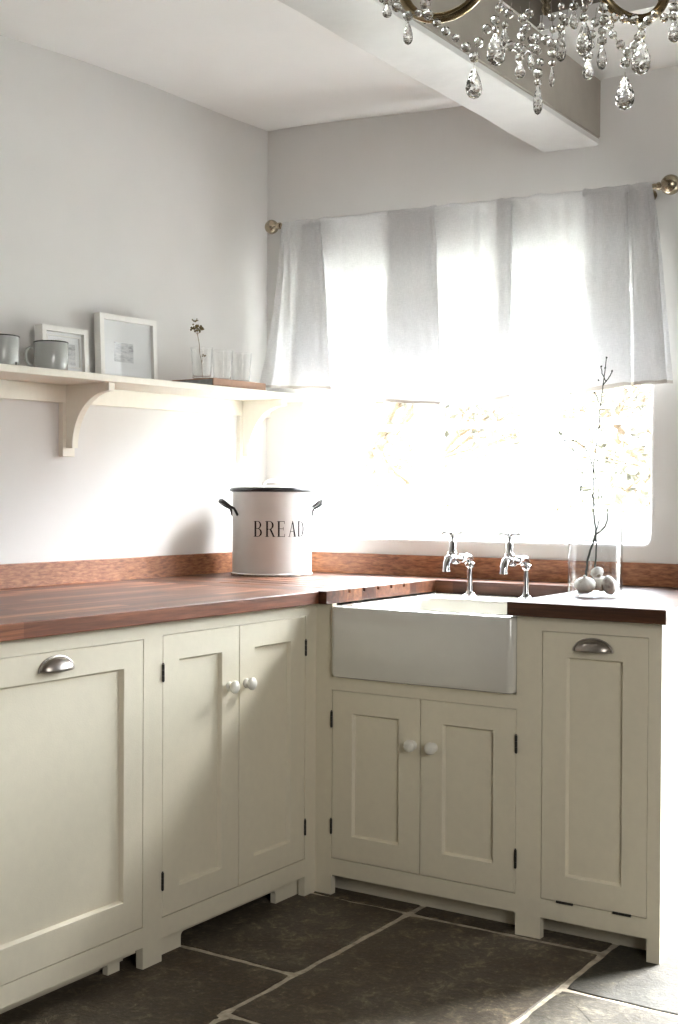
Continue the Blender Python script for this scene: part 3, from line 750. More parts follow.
for sg in (1, -1):
    a0 = TA + sg*PI/2 
    z = .236
    for da in (-.24, .24):     # riveted bracket tongues
        b = L(bb)
        b.tube([bin_point(a0+da*1.35, .1435, z-.022), bin_point(a0+da, .147, z-.006), bin_point(a0+da*.9, .152, z+.004)], [.005, .0045, .004], 8)
        q = b.build('handle_bracket', M['iron'], bb, smooth=True)
    b = L(bb); pts = []; rad = []
    for k in range(13):
        th = PI*k/12; a = a0 - .22*math.cos(th); pts.append(bin_point(a, .151+.036*math.sin(th)**.7, z+.002+.026*math.sin(th))); rad.append(.0045+.0050*math.sin(th)**2)
    b.tube(pts, rad, 10); h = b.build('side_handle', M['black'], bb, smooth=True); h['label'] = 'dark looped side handle'
# lettering: thick and thin strokes wrapped on the cylinder
def lettering():
    b = L(bb); T, N, H = .0062, .0018, .055; z0 = .140
    def put(poly, ox):
        # poly in letter space (u right, v up), triangulated strips already convex
        vs = [b.v(bin_point(TA + (ox+u)/BR, BR+.0005, z0+v)) for u, v in poly]; b.face(vs)
    def quad(u0, u1, v0, v1, ox): put([(u0, v0), (u1, v0), (u1, v1), (u0, v1)], ox)
    def bowl(ox, u0, v0, v1, w, tk):
        n = 14; cy = (v0+v1)/2; hh = (v1-v0)/2
        P = []
        for k in range(n+1):
            a = -PI/2 + PI*k/n; P.append(((u0+w*math.cos(a), cy+hh*math.sin(a)), (u0+(w-tk)*math.cos(a), cy+(hh-N)*math.sin(a))))
        for (p, q), (r, s) in zip(P, P[1:]): put([p, r, s, q], ox)
    def serif(ox, u, v): quad(u-.0035, u+T+.0035, v, v+.0014, ox)
    X = [-.097, -.0545, -.0135, .0250, .0650]
    o = X[0]  # B
    quad(0, T, 0, H, o); serif(o, 0, 0); serif(o, 0, H-.0014); quad(T, .012, 0, N, o); quad(T, .012, H-N, H, o); quad(T, .012, .028, .028+N, o); bowl(o, .012, .028, H, .0125, T*.85); bowl(o, .012, 0, .028+N, .0155, T)
    o = X[1]  # R
    quad(0, T, 0, H, o); serif(o, 0, 0); serif(o, 0, H-.0014); quad(T, .012, H-N, H, o); quad(T, .012, .026, .026+N, o); bowl(o, .012, .026, H, .014, T)
    put([(.012, .026), (.0175, .028), (.0300, 0), (.0240, 0)], o); quad(.022, .0325, 0, .0014, o)
    o = X[2]  # E
    quad(0, T, 0, H, o); serif(o, 0, 0); serif(o, 0, H-.0014); quad(T, .0245, 0, N, o); quad(T, .0235, H-N, H, o); quad(T, .019, .0275, .0275+N, o)
    quad(.0235, .0249, 0, .010, o); quad(.0225, .0239, H-.010, H, o); quad(.0185, .0199, .0225, .0345, o)
    o = X[3]  # A
    put([(.0020, 0), (.0042, 0), (.0175, H), (.0155, H)], o); put([(.0225, 0), (.0295, 0), (.0185, H), (.0145, H)], o); quad(.0075, .024, .018, .018+N, o); quad(-.0015, .0075, 0, .0014, o); quad(.0195, .0325, 0, .0014, o)
    o = X[4]  # D
    quad(0, T, 0, H, o); serif(o, 0, 0); serif(o, 0, H-.0014); quad(T, .010, 0, N, o); quad(T, .010, H-N, H, o); bowl(o, .010, 0, H, .0185, T)
    q = b.build('lettering', M['letter'], bb, solid=0.0006); q['label'] = 'black serif letters BREAD'
lettering()

# ------------------------------------------------------------ glass jar, garlic, twigs
JC = (.763, .301); JR = .0775
jar = thing('glass_jar', 'tall clear cylindrical glass jar on the worktop right of the taps', 'jar', (JC[0], JC[1], .91))
b = L(jar)
b.lathe([(0, .001), (.070, .001), (.0755, .004), (JR, .010), (JR, .228), (.0768, .2315), (.0755, .2315), (.0745, .229), (.0745, .012), (.066, .0065), (0, .0065)], 56, Matrix.Translation((JC[0], JC[1], .91)))
b.build('glass_wall', M['jar'], jar, smooth=True)
def garlic(x, y, z, r, tilt, az, label, first=[None]):
    t = thing('garlic_bulb', label, 'garlic', (x, y, z), 'garlic bulbs in the glass jar')
    t.rotation_euler = (tilt, 0, az)
    if first[0] is None:
        b = MB()
        b.lathe([(0, -.86), (.30, -.84), (.72, -.62), (.98, -.15), (1.0, .10), (.86, .42), (.55, .68), (.30, .80), (.17, .95), (.12, 1.08), (.13, 1.16), (.08, 1.19), (0, 1.18)], 48, None,
                lambda a, zz: 1 + (.07*abs(math.sin(a*3.5)) - .03)*max(0, 1-abs(zz)) + .015*math.sin(a*9+zz*3))
        o = b.build('bulb_skin', M['garlic'], t, smooth='all')
        b = MB(); rnd = random.Random(2)
        b.lathe([(0, -.92), (.22, -.90), (.30, -.83), (0, -.80)], 16)
        for k in range(22):
            a = rnd.uniform(0, 2*PI); q = rnd.uniform(0, .24); b.tube([(q*math.cos(a), q*math.sin(a), -.88), (q*1.4*math.cos(a), q*1.4*math.sin(a), -1.0)], .018, 4)
        p = b.build('roots', M['garlic_root'], t); first[0] = (o, p)
    else:
        for src in first[0]: c = src.copy(); COL.objects.link(c); c.parent = t
    t.scale = (r, r, r*.86)
g0 = .9175
garlic(JC[0]-.012, JC[1]-.045, g0+.0262, .0305, .45, .3, 'plump garlic bulb at the front of the jar, neck leaning back')
garlic(JC[0]+.043, JC[1]+.000, g0+.025, .0275, 1.35, 2.2, 'garlic bulb lying on its side with brown roots showing, right side of the jar')
garlic(JC[0]-.044, JC[1]+.012, g0+.0215, .0240, 1.2, -1.4, 'pale garlic bulb against the left side of the jar')
garlic(JC[0]+.000, JC[1]+.042, g0+.026, .0290, -.4, 1.0, 'garlic bulb at the back of the jar behind the twig stems')
garlic(JC[0]+.006, JC[1]+.000, g0+.060, .0190, .9, 4.0, 'small garlic bulb on top of the others in the jar')

tw = thing('twig_branch', 'thin dark bare branch standing up out of the glass jar', 'branch', (.750, .325, .925))
b = L(tw); rnd = random.Random(9)
def tw_y(z): return .325 + .045*sm(.95, 1.5, z)
def stem(pts, r0, r1):
    P = []
    for (a, c), (d, e) in zip(pts, pts[1:]):
        for k in range(4): u = k/4; P.append((a+(d-a)*u + rnd.uniform(-.0012, .0012), tw_y(c+(e-c)*u), c+(e-c)*u))
    P.append((pts[-1][0], tw_y(pts[-1][1]), pts[-1][1]))
    n = len(P); r0, r1 = max(r0*1.15, .0017), max(r1*1.3, .0014); b.tube(P, [r0+(r1-r0)*k/(n-1) for k in range(n)], 7)
stem([(.727, .930), (.726, .975), (.730, 1.015), (.744, 1.060), (.752, 1.085)], .0030, .0024)
stem([(.752, 1.085), (.768, 1.098), (.780, 1.110), (.786, 1.135), (.783, 1.160)], .0024, .0012)
stem([(.738, .930), (.752, .985), (.756, 1.030), (.752, 1.085), (.750, 1.110), (.742, 1.150), (.738, 1.20), (.7335, 1.279), (.738, 1.33), (.743, 1.386), (.748, 1.46), (.756, 1.52), (.765, 1.60)], .0022, .0010)
stem([(.752, 1.085), (.758, 1.12), (.764, 1.135)], .0014, .0008)
stem([(.7335, 1.279), (.716, 1.322), (.703, 1.341), (.686, 1.352), (.667, 1.361), (.640, 1.361), (.615, 1.360)], .0015, .0008)
stem([(.7335, 1.279), (.742, 1.25), (.751, 1.225), (.755, 1.19)], .0014, .0010)
stem([(.714, 1.155), (.704, 1.19), (.698, 1.215), (.690, 1.25), (.684, 1.275)], .0012, .0007)
stem([(.748, 1.160), (.737, 1.19), (.729, 1.210)], .0016, .0010)
stem([(.775, 1.168), (.766, 1.19), (.758, 1.212)], .0013, .0007)
stem([(.698, 1.214), (.715, 1.214), (.733, 1.216)], .0010, .0006)
stem([(.748, 1.46), (.735, 1.49), (.728, 1.50)], .0008, .0005)
stem([(.765, 1.53), (.752, 1.555), (.749, 1.575)], .0008, .0005)
stem([(.755, 1.52), (.776, 1.545), (.783, 1.56)], .0008, .0005)
b.build('stem', M['twig'], tw, fix=False)
for x, z in [(.615, 1.360), (.640, 1.362), (.667, 1.361), (.668, 1.332), (.634, 1.30), (.622, 1.385), (.628, 1.38), (.728, 1.50), (.749, 1.575), (.765, 1.60), (.783, 1.56), (.738, 1.392), (.746, 1.398), (.752, 1.388), (.703, 1.341), (.745, 1.30), (.7, 1.225), (.684, 1.276), (.762, 1.57), (.742, 1.535)]:
    y = tw_y(z); b = L(tw); b.lathe([(0, -.0035), (.0028, -.0015), (.0030, .001), (0, .0045)], 6, frame_at((x+rnd.uniform(-.001, .001), y, z), (rnd.uniform(-1, 1), rnd.uniform(-.5, .5), 1)))
    b.build('bud', M['twig'], tw)

# ------------------------------------------------------------ wall shelf
def sz(y): return 1.5625 + .0125*y          # the old shelf is not quite level
XF = -.553
sh = thing('wall_shelf', 'long cream wooden shelf on curved brackets on the left wall', 'shelf', (-.785, -.3, 1.31))
b = L(sh)
def slab(x0, x1, y0, y1, dz0, dz1): b.prism([(y0, sz(y0)+dz0), (y1, sz(y1)+dz0), (y1, sz(y1)+dz1), (y0, sz(y0)+dz1)], lambda u, v, w: (w, u, v), x0, x1)
slab(-.784, XF, -1.9, .797, -.021, 0); b.build('board', M['shelf'], sh, bevel=.002)
b = L(sh); slab(-.784, -.765, -1.9, .797, -.077, -.0212); b.build('cleat', M['shelf'], sh, bevel=.0015)
for yc in (-1.15, -.270, .636):
    b = L(sh); z1 = sz(yc)-.0213
    b.box(-.784, -.7645, yc-.026, yc+.026, 1.3135, z1-.056)
    bt = b.build('bracket', M['shelf'], sh, bevel=.0015)
    b = L(sh); xa, xf = -.7645, -.581
    # concave quarter curve from the toe up to the lip under the shelf
    top = z1; zl = top-.024; zt = 1.340; xt = -.737
    pts = [(xa, zt), (xt, zt)]
    n = 18
    for k in range(1, n+1):
        a = PI/2*k/n; pts.append((xf-.002 - (xf-.002-xt)*math.cos(a), zt + .004 + (zl-zt-.004)*math.sin(a)))
    pts += [(xf, zl), (xf, top), (xa, top)]
    # fan of quads keeps the concave outline clean
    low = pts[1:n+3]
    yw = .0125
    for p, q in zip(low, low[1:]):
        b.prism([p, q, (q[0], top), (p[0], top)], lambda u, v, w: (u, w, v), yc-yw, yc+yw) if abs(q[0]-p[0]) > 1e-5 else None
    b.prism([(xa, zt), (xt, zt), (xt, top), (xa, top)], lambda u, v, w: (u, w, v), yc-yw, yc+yw)
    b.build('corbel', M['shelf'], bt)

# ------------------------------------------------------------ things on the shelf
def mug(x, y, ha, label, chip):
    z = sz(y)+.0004; t = thing('enamel_mug', label, 'mug', (x, y, z), 'grey enamel mugs on the shelf'); Mt = Matrix.Translation((x, y, z))
    b = L(t); b.lathe([(0, .0015), (.043, .0015), (.0475, .0), (.0495, .004), (.0495, .086), (.0488, .087), (.0480, .086), (.0480, .006), (0, .005)], 48, Mt); b.build('cup', M['enamel'], t, smooth=True)
    b = L(t); b.lathe([(.0482, .0855), (.0505, .0855), (.0512, .0872), (.0503, .089), (.0484, .089), (.0478, .0872)], 48, Mt); b.build('rim', M['iron'], t, smooth=True)
    b = L(t); d = Vector((math.cos(ha), math.sin(ha), 0)); c = Vector((x, y, z))
    b.tube([c+d*.0490+Vector((0, 0, .070)), c+d*.060+Vector((0, 0, .074)), c+d*.071+Vector((0, 0, .068)), c+d*.076+Vector((0, 0, .052)), c+d*.074+Vector((0, 0, .034)), c+d*.065+Vector((0, 0, .021)), c+d*.0490+Vector((0, 0, .016))], .0042, 10)
    b.build('handle', M['enamel'], t, smooth=True)
    if chip:
        b = L(t); vw = math.atan2(-2.5, 2.8) + .95
        pts = [(vw+.12*math.cos(k*PI/4)*(1 if k % 2 else .7), .0085+.0055*math.sin(k*PI/4)) for k in range(8)]
        b.poly([(x+.0498*math.cos(a), y+.0498*math.sin(a), z+max(.001, h)) for a, h in pts]); b.build('chip', M['black'], t, solid=.0005)
mug(-.640, -.657, PI*.9, 'grey enamel mug with a black chip, leftmost thing on the shelf', True)
mug(-.640, -.466, math.atan2(-.55, -.835), 'grey enamel mug in front of the small picture frame', False)

def pframe(xc, y0, y1, h, fw, label, depth, mount, pic, lean):
    z = sz((y0+y1)/2)+.0012; t = thing('picture_frame', label, 'picture frame', (xc, (y0+y1)/2, z), 'picture frames on the shelf')
    t.rotation_euler = (sz(0)*0 + .0125, -lean, 0)
    w = (y1-y0)/2; b = MB()
    b.box(-depth, 0, -w, -w+fw, 0, h); b.box(-depth, 0, w-fw, w, 0, h); b.box(-depth, 0, -w+fw, w-fw, 0, fw); b.box(-depth, 0, -w+fw, w-fw, h-fw, h)
    b.build('moulding', M['frame'], t)
    b = MB(); b.box(-depth+.003, -.0125, -w+fw*.6, w-fw*.6, fw*.6, h-fw*.6); b.build('mount', M['paper'], t)
    b = MB(); b.box(-.0124, -.0118, pic[0], pic[1], pic[2], pic[3]); b.build('print', M['print'], t)
    if mount:   # inner slip
        b = MB(); m = mount; s = .004
        b.box(-.0124, -.0085, -w+m, -w+m+s, m, h-m); b.box(-.0124, -.0085, w-m-s, w-m, m, h-m); b.box(-.0124, -.0085, -w+m, w-m, h-m-s, h-m); b.box(-.0124, -.0085, -w+m, w-m, m, m+s)
        b.build('slip', M['frame'], t)
    b = MB(); b.box(-.0082, -.0064, -w+fw*.8, w-fw*.8, fw*.8, h-fw*.8); b.build('glass', M['frameglass'], t)
pframe(-.700, -.438, -.246, .150, .017, 'small white box picture frame behind the enamel mug', .034, .026, (-.058, .050, .035, .10), .035)
pframe(-.712, -.180, .090, .215, .0185, 'larger white picture frame with a small pale landscape print', .026, 0, (-.060, .030, .065, .128), .025)

# closed book lying flat, spine to the room
bk = thing('book', 'closed brown cloth book lying flat under the drinking glasses', 'book', (-.67, .36, sz(.36)))
b = L(bk); ya, yb = .215, .512; zb = .0006
def sl(x0, x1, y0, y1, a, c): b.prism([(y0, sz(y0)+a), (y1, sz(y1)+a), (y1, sz(y1)+c), (y0, sz(y0)+c)], lambda u, v, w: (w, u, v), x0, x1)
sl(-.762, -.575, ya, yb, zb, .0035); sl(-.762, -.575, ya, yb, .0245, .0275); sl(-.579, -.5745, ya, yb, zb, .0275)
b.build('cover', M['bookcover'], bk, bevel=.0012)
b = L(bk); sl(-.758, -.580, ya+.004, yb-.004, .0036, .0244); b.build('pages', M['bookpage'], bk)

for (x, y), lab in (((-.640, .232), 'drinking glass holding a dried flower, left of the three on the book'), ((-.640, .345), 'empty drinking glass, middle of the three on the book'), ((-.640, .452), 'empty drinking glass, nearest the curtain on the book')):
    z = sz(y)+.0278; t = thing('drinking_glass', lab, 'glass', (x, y, z), 'clear tumblers on the book')
    b = L(t)
    b.lathe([(0, .0005), (.029, .0005), (.031, .003), (.0385, .106), (.0378, .107), (.0368, .106), (.0298, .010), (.026, .008), (0, .008)], 40, Matrix.Translation((x, y, z)))
    b.build('tumbler', M['tumbler'], t, smooth=True)
fl = thing('dried_flower', 'small dried brown flower sprig standing in the left drinking glass', 'flower', (-.640, .232, sz(.232)+.037))
b = L(fl); z = sz(.232)+.0368
b.tube([(-.640, .236, z), (-.636, .228, z+.045), (-.640, .222, z+.075), (-.638, .216, z+.11), (-.640, .209, z+.14), (-.640, .206, z+.165)], .0012, 6)
for p, q in (((-.640, .209, z+.14), (-.640, .186, z+.158)), ((-.640, .209, z+.14), (-.638, .224, z+.160)), ((-.639, .212, z+.13), (-.630, .194, z+.150)), ((-.636, .228, z+.045), (-.628, .226, z+.068))): b.tube([p, q], .0009, 5)
b.build('stem', M['stem'], fl)
rnd = random.Random(4)
for c, n, s in (((-.640, .186, z+.160), 10, .010), ((-.640, .206, z+.168), 12, .011), ((-.638, .226, z+.163), 10, .010), ((-.632, .198, z+.152), 8, .009), ((-.640, .214, z+.154), 8, .009), ((-.642, .200, z+.186), 7, .008), ((-.628, .226, z+.070), 8, .0065)):
    b = L(fl)
    for _ in range(n):
        p = Vector(c)+Vector((rnd.gauss(0, s*.5), rnd.gauss(0, s*.55), rnd.gauss(0, s*.28))); r = s*rnd.uniform(.25, .45)
        b.lathe([(0, -r), (r*.8, -r*.4), (r, r*.2), (r*.5, r*.8), (0, r)], 6, frame_at(p, (rnd.uniform(-1, 1), rnd.uniform(-1, 1), rnd.uniform(.2, 1))))
    b.build('flower_head', M['flower'], fl, smooth='all')

# ------------------------------------------------------------ curtain rod and cafe curtain
def rod_z(x): return 2.188 - .030*x if x < 0 else 2.188 - .026*x
YR = .722
cr = thing('curtain_rod', 'aged brass curtain rod with ball ends above the window', 'curtain rod', (.07, YR, 2.19))
b = L(cr); b.tube([(-.690, YR, rod_z(-.69)), (0, YR, rod_z(0)), (.815, YR, rod_z(.815))], .0085, 14); b.build('pole', M['brass'], cr, smooth=True)
for x, r, d in ((-.707, .0265, -1), (.832, .0315, 1)):
    z = rod_z(x); Mx = frame_at((x, YR, z), (d, 0, 0)); b = L(cr)
    b.lathe([(0, -.042), (.0115, -.042), (.0125, -.040), (.0125, -.034), (.0105, -.032), (.0105, -.028)] + [(r*math.cos(-1.15+2.72*k/14), r*math.sin(-1.15+2.72*k/14)) for k in range(15)] , 28, Mx)
    b.build('finial', M['brass'], cr, smooth=True)
for x in (-.630, .745):
    b = L(cr); z = rod_z(x); b.tube([(x, YR+.004, z-.010), (x, .7985, z-.010)], .006, 10); b.lathe([(0, 0), (.018, 0), (.018, .004), (.008, .008), (0, .008)], 20, frame_at((x, .7985, z-.010), (0, -1, 0)))
    b.build('bracket', M['brass'], cr, smooth=True)

# path: (x at the bottom, x at the top, y offset) for successive creases; doubling back makes the triple-layer folds
PATH = [(-.748, -.650, 0), (-.705, -.640, .014), (-.655, -.622, -.006), (-.600, -.600, .008), (-.500, -.540, -.006), (-.430, -.480, .000), (-.420, -.474, .010), (-.500, -.500, .018), (-.600, -.535, .022), (-.615, -.542, .030),
        (-.580, -.530, .036), (-.480, -.500, .030), (-.380, -.430, .012), (-.300, -.350, -.002), (-.195, -.250, .010), (-.090, -.110, .000), (.005, -.020, .004), (.025, .000, .012), (-.060, -.090, .019), (-.180, -.178, .022), (-.192, -.185, .030),
        (-.150, -.150, .036), (-.020, .010, .030), (.110, .125, .012), (.200, .215, .004), (.275, .285, -.002), (.300, .300, .010), (.272, .278, .020), (.236, .240, .026), (.262, .268, .034), (.340, .330, .026), (.430, .420, .008),
        (.520, .515, .002), (.580, .585, .000), (.660, .650, -.004), (.703, .690, .002), (.708, .694, .012), (.650, .640, .020), (.575, .560, .024), (.566, .552, .032), (.620, .610, .036), (.690, .690, .030), (.715, .700, .012),
        (.735, .712, .000), (.790, .745, -.005), (.822, .772, .004), (.826, .775, .014), (.780, .750, .022), (.722, .708, .026), (.718, .704, .034), (.760, .735, .038), (.815, .768, .034), (.842, .778, .026)]
def cr_interp(P, s):
    n = len(P); i = min(int(s), n-2); u = s-i
    p0 = P[max(i-1, 0)]; p1 = P[i]; p2 = P[i+1]; p3 = P[min(i+2, n-1)]
    return [0.5*((2*p1[k]) + (-p0[k]+p2[k])*u + (2*p0[k]-5*p1[k]+4*p2[k]-p3[k])*u*u + (-p0[k]+3*p1[k]-3*p2[k]+p3[k])*u**3) for k in range(3)]
def hemz(x): return lerp_tab([(-.75, 1.606), (-.64, 1.598), (-.42, 1.583), (-.30, 1.548), (-.19, 1.528), (-.10, 1.520), (.03, 1.512), (.26, 1.520), (.42, 1.528), (.58, 1.534), (.70, 1.548), (.84, 1.552)], x)
def cpoint(s, v):
    """v: 0 at the rod, 1 at the hem"""
    xb, xt, yo = cr_interp(PATH, s)
    k = v**0.8
    if xb < -.5: k = v**1.7 if s < 6 else v**1.1
    x = xt + (xb-xt)*k
    zt = rod_z(x) - .006 + .003*math.sin(s*5.1); zb = hemz(xb)
    z = zt + (zb-zt)*v
    y = YR - .020 + yo*(.35+.65*sm(0, .25, v)) + .004*math.sin(s*1.9+v*2.5)*v + .0025*noise.noise(Vector((x*30, z*9, s*.3)))
    y += .012*v*math.sin(s*.9) + .003*noise.noise(Vector((x*55, z*16, 3))) + .0015*noise.noise(Vector((x*20, z*70, 5)))
    y += .005*(1-v)**2*math.sin(s*8.3)*math.sin(s*2.1) + .003*(1-v)*math.sin(s*13.7+1)
    z += .004*v*noise.noise(Vector((s*.8, 0, 1)))
    return Vector((x, y - .004, z))
NS = (len(PATH)-1)*7; NV = 34
cu = thing('cafe_curtain', 'sheer grey-white linen cafe curtain gathered on the brass rod', 'curtain', (.07, YR, 1.5))
b = L(cu)
rows = []
HV = .985
# pocket turned over the rod
for ph in (150, 110, 70, 30, 0):
    a = math.radians(ph); r = []
    for i in range(NS+1):
        s = i/7; p = cpoint(s, 0); tuft = .0035*max(0, math.sin(s*2.3))**3 + .002*noise.noise(Vector((s*2.2, 0, 7)))
        R = .0125 + tuft + .0012*math.sin(s*6)
        off = cr_interp(PATH, s)[2]*.12
        r.append((p.x, YR - R*math.cos(a) - off*math.cos(a), rod_z(p.x) + R*math.sin(a)))
    rows.append(r)
for j in range(1, NV+1): rows.append([cpoint(i/7, HV*j/NV) for i in range(NS+1)])
b.grid(rows)
b.build('linen_panel', M['linen'], cu, smooth='all', fix=False)
b = L(cu)
b.grid([[cpoint(i/7, v) + Vector((0, -.0006, 0)) for i in range(NS+1)] for v in (HV-.0005, .992, 1.0)])
b.build('hem', M['hem'], cu, smooth='all', fix=False)['label'] = 'darker stitched hem'

# ------------------------------------------------------------ chandelier
HX = Vector((1.31, -1.28, 1.95))
chn = thing('chandelier', 'aged metal chandelier hung with clear crystal drops and bead strings', 'chandelier', (1.31, -1.28, 2.74))
def P(*q): return HX + Vector(q)
b = L(chn)
b.lathe([(0, .062), (.006, .062), (.012, .068), (.010, .078), (.022, .088), (.030, .104), (.022, .122), (.012, .135), (.014, .160), (.026, .185), (.030, .215), (.020, .245), (.010, .262), (.010, .360), (.022, .385), (.010, .41), (.006, .43), (.006, .45), (0, .45)], 28, Matrix.Translation(HX))
b.build('column', M['bronze'], chn, smooth=True)
b = L(chn)
b.lathe([(0, .742), (.004, .742), (.05, .752), (.055, .775), (.055, .788), (0, .788)], 28, Matrix.Translation(HX)); b.build('ceiling_rose', M['bronze'], chn, smooth=True)
b = L(chn)
for k in range(10):
    z = .452 + k*.029; a = (k % 2)*PI/2; c = math.cos(a); s = math.sin(a)
    b.tube([P(c*.008*math.cos(q*PI/5), s*.008*math.cos(q*PI/5), z+.018*math.sin(q*PI/5)+.004) for q in range(11)], .0022, 6)
b.build('chain', M['bronze'], chn, smooth=True)
_az = [math.atan2(.55*.866+.835*.5, .835*.866-.55*.5), math.atan2(-.55*.866+.835*.5, -.835*.866-.55*.5), math.atan2(-.835, .55)]
for az in _az:
    b = L(chn); c, s = math.cos(az), math.sin(az); A = []
    prof = [(.018, .150), (.045, .158), (.075, .140), (.094, .105), (.108, .066), (.135, .040), (.170, .031), (.205, .034), (.236, .050), (.256, .080), (.262, .115), (.255, .150)]
    for (r1, z1), (r2, z2) in zip(prof, prof[1:]):
        A += [P(c*(r1+(r2-r1)*q/3), s*(r1+(r2-r1)*q/3), z1+(z2-z1)*q/3) for q in range(3)]
    A.append(P(c*.255, s*.255, .150))
    for _ in range(3): A = [A[0]] + [(A[i-1]+A[i]*2+A[i+1])/4 for i in range(1, len(A)-1)] + [A[-1]]
    b.tube(A, .0085, 14)
    arm = b.build('arm', M['bronze'], chn, smooth=True)
    b = L(chn); Mc = Matrix.Translation(P(c*.255, s*.255, 0))
    b.lathe([(0, .148), (.008, .148), (.014, .156), (.040, .163), (.045, .170), (.038, .167), (.014, .163), (.012, .190), (.014, .196), (.0115, .196), (.0115, .180), (0, .180)], 24, Mc); b.build('candle_cup', M['bronze'], arm, smooth=True)
    b = L(chn); b.lathe([(0, .181), (.0108, .181), (.0108, .262), (.006, .266), (.003, .275), (0, .275)], 18, Mc); b.build('candle', M['frame'], arm, smooth=True)
# glass dish under the column, with moulded leaves
b = L(chn)
b.lathe([(0, .040), (.012, .040), (.030, .046), (.050, .060), (.062, .078), (.058, .079), (.046, .064), (.028, .051), (0, .046)], 36, Matrix.Translation(HX), lambda a, z: 1+.10*abs(math.sin(a*6)))
b.build('dish', M['crystal'], chn)
b = L(chn); b.lathe([(0, .002), (.004, .004), (.0075, .012), (.005, .020), (.009, .026), (.011, .034), (.006, .042), (.004, .062), (0, .062)], 16, Matrix.Translation(HX)); b.build('finial', M['brass'], chn, smooth=True)
DROPS=[
(-0.2412,-0.0876,0.0427,0.0228,0.0081),
(-0.2225,-0.0516,0.0211,0.0378,0.0082),
(-0.1125,-0.0283,-0.0676,0.0500,0.0145),
(-0.0565,-0.0628,-0.0315,0.0532,0.0156),
(0.0077,-0.0457,-0.1191,0.0480,0.0074),
(-0.0203,-0.0516,-0.0786,0.0296,0.0086),
(0.0090,0.0037,-0.0774,0.0332,0.0047),
(0.0081,0.0399,-0.0093,0.0513,0.0088),
(0.0707,-0.0148,-0.0249,0.0555,0.0131),
(0.0603,0.0256,-0.0680,0.0346,0.0094),
(0.0670,0.0664,-0.0350,0.0415,0.0088),
(0.1012,0.1492,-0.0069,0.0605,0.0164),
(0.0909,0.1055,-0.0793,0.0548,0.0161),
(0.1293,0.2283,0.0451,0.0419,0.0101),
(-0.0670,-0.0095,-0.0050,0.0321,0.0080),
(-0.0403,0.0316,-0.0346,0.0324,0.0073),
(0.0131,0.0798,0.0377,0.0358,0.0073),
(-0.2193,-0.0011,0.0630,0.0302,0.0050),
]
CHAINS=[
[(-0.275,-0.110,0.072),(-0.259,-0.099,0.059),(-0.247,-0.091,0.052),(-0.241,-0.088,0.048)],
[(-0.246,-0.079,0.051),(-0.233,-0.070,0.042),(-0.218,-0.060,0.027),(-0.217,-0.060,0.021)],
[(-0.212,-0.069,0.023),(-0.198,-0.059,0.028),(-0.185,-0.051,0.025),(-0.173,-0.043,0.012),(-0.161,-0.035,-0.001),(-0.147,-0.026,-0.012),(-0.133,-0.017,-0.027),(-0.122,-0.010,-0.043),(-0.122,-0.010,-0.056)],
[(-0.103,-0.046,-0.057),(-0.097,-0.042,-0.034),(-0.087,-0.034,-0.012),(-0.076,-0.027,0.002),(-0.070,-0.023,0.022),(-0.062,-0.017,0.044)],
[(-0.057,-0.063,-0.028),(-0.057,-0.063,-0.013),(-0.053,-0.060,0.005),(-0.048,-0.056,0.025)],
[(0.003,-0.036,-0.113),(0.003,-0.036,-0.099),(0.006,-0.034,-0.082),(0.002,-0.037,-0.064),(-0.005,-0.041,-0.047),(-0.016,-0.048,-0.032),(-0.018,-0.049,-0.013),(-0.021,-0.051,0.005)],
[(-0.025,-0.042,-0.072),(-0.027,-0.044,-0.055),(-0.024,-0.041,-0.039),(-0.016,-0.036,-0.023),(-0.014,-0.034,-0.003),(-0.013,-0.033,0.016)],
[(0.009,0.004,-0.074),(0.009,0.004,-0.058),(0.007,0.003,-0.041),(0.010,0.005,-0.020),(0.008,0.004,0.000),(0.007,0.003,0.022)],
[(0.012,0.031,-0.010),(0.013,0.032,0.008),(0.012,0.031,0.025),(0.010,0.030,0.043)],
[(0.066,-0.006,-0.016),(0.066,-0.006,-0.001),(0.070,-0.003,0.011),(0.071,-0.002,0.024)],
[(0.056,0.035,-0.061),(0.059,0.037,-0.044),(0.061,0.039,-0.027),(0.065,0.042,-0.008),(0.067,0.043,0.015)],
[(0.067,0.066,-0.030),(0.067,0.067,-0.014),(0.069,0.068,0.003),(0.068,0.068,0.022),(0.064,0.065,0.042)],
[(0.062,0.087,0.011),(0.070,0.093,0.001),(0.074,0.095,-0.013),(0.084,0.101,-0.029),(0.093,0.108,-0.041),(0.091,0.106,-0.058),(0.091,0.106,-0.074)],
[(0.098,0.159,0.002),(0.099,0.160,0.015),(0.107,0.165,0.025),(0.116,0.172,0.036),(0.129,0.180,0.030),(0.140,0.187,0.040)],
[(0.054,0.107,0.018),(0.068,0.116,0.022),(0.081,0.124,0.020),(0.095,0.133,0.019),(0.106,0.140,0.007)],
[(0.129,0.228,0.048),(0.129,0.228,0.062),(0.132,0.230,0.079)],
[(0.013,0.080,0.041),(0.012,0.079,0.057)],
[(0.090,0.117,-0.037),(0.099,0.123,-0.027),(0.104,0.127,-0.014),(0.108,0.130,-0.001)],
[(-0.067,-0.009,-0.002),(-0.062,-0.006,0.016),(-0.058,-0.003,0.034)],
[(-0.036,0.022,-0.035),(-0.030,0.027,-0.019),(-0.023,0.032,-0.001),(-0.021,0.033,0.020)],
[(-0.020,0.045,-0.018),(-0.005,0.055,-0.025),(0.001,0.059,-0.010),(0.007,0.063,0.011),(0.009,0.065,0.034)],
[(-0.219,-0.001,0.066),(-0.215,0.002,0.080)],
[(-0.042,-0.042,-0.050),(-0.027,-0.031,-0.056),(-0.011,-0.021,-0.051),(0.004,-0.011,-0.040)],
]

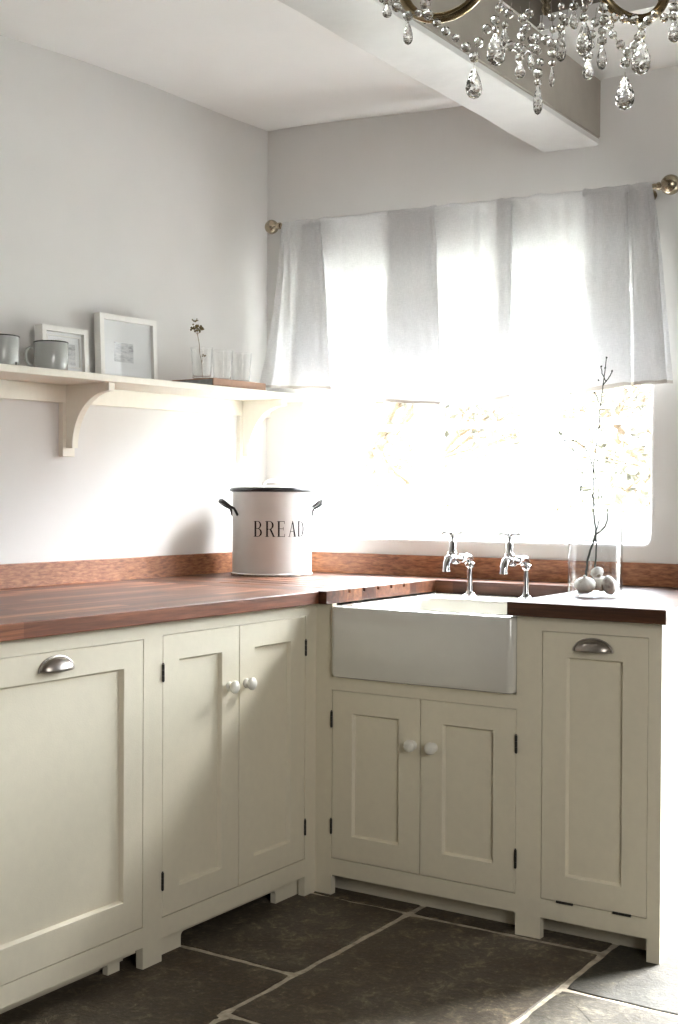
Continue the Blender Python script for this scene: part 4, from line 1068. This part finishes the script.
def facet_drop(b, top, length, r, rnd, flat=.62):
    """pear-shaped cut drop hanging from top"""
    a0 = rnd.uniform(0, PI); n = 10
    Mx = Matrix.Translation(top) @ Matrix.Rotation(math.atan2(.55, .835)+rnd.uniform(-.6, .6), 4, 'Z') @ Matrix.Diagonal((1, flat, 1, 1))
    prof = [(0, 0), (.20, -.03), (.42, -.14), (.70, -.32), (.92, -.50), (1.0, -.66), (.90, -.82), (.58, -.94), (0, -1.0)]
    rows = []
    for k, (pr, pz) in enumerate(prof):
        if pr == 0: rows.append([b.v(Mx @ Vector((0, 0, pz*length)))]); continue
        off = (k % 2)*PI/n
        rows.append([b.v(Mx @ Vector((r*pr*math.cos(2*PI*i/n+off), r*pr*math.sin(2*PI*i/n+off), pz*length))) for i in range(n)])
    for k, (A, B) in enumerate(zip(rows, rows[1:])):
        for i in range(n):
            j = (i+1) % n
            if len(A) == 1: b.face([A[0], B[j], B[i]])
            elif len(B) == 1: b.face([A[i], A[j], B[0]])
            elif k % 2: b.face([A[i], A[j], B[i]]); b.face([A[j], B[j], B[i]]) if True else None
            else: b.face([A[i], B[j], B[i]]); b.face([A[i], A[j], B[j]])
def bead(b, p, r, rnd):
    n = 8; Mx = frame_at(p, (rnd.uniform(-.4, .4), rnd.uniform(-.4, .4), 1))
    b.lathe([(0, -r), (r*.62, -r*.78), (r, -r*.22), (r, r*.22), (r*.62, r*.78), (0, r)], n, Mx)
rnd = random.Random(21)
for x, y, z, ln, r in DROPS:
    b = L(chn); facet_drop(b, P(x, y, z), ln, r, rnd); d = b.build('crystal_drop', M['crystal'], chn)
    b = L(chn); b.tube([P(x, y, z-.002), P(x, y, z+.006)], .0007, 5); b.tube([P(x-.0012, y, z-.001), P(x+.0012, y, z-.001)], .0009, 5); b.build('hook', M['bronze'], d)
for ch in CHAINS:
    pts = [P(*q) for q in ch]; b = L(chn); rr = rnd.uniform(.0066, .0084)
    w = MB(chn.location)
    w.tube(pts, .0006, 5)
    for i, p in enumerate(pts[:-1] if len(pts) > 2 else pts): bead(b, p, rr*rnd.uniform(.85, 1.15), rnd)
    o = b.build('bead_string', M['crystal'], chn); w.build('wire', M['nickel'], o)
# bead swags and further drops on the outer side of the arms, above the picture
for az in _az:
    c, s = math.cos(az), math.sin(az)
    for k in range(3):
        r = .262 + .0*k; q = az + (k-1)*.14
        top = P(.292*math.cos(q), .292*math.sin(q), .160 - .01*abs(k-1)); b = L(chn); facet_drop(b, top-Vector((0, 0, .012)), .045, .011, rnd); b.build('crystal_drop', M['crystal'], chn)
        b = L(chn); b.tube([top-Vector((0, 0, .013)), top+Vector((0, 0, .004)), P(c*.293, s*.293, .168)], .0008, 5); b.build('hook', M['bronze'], chn)
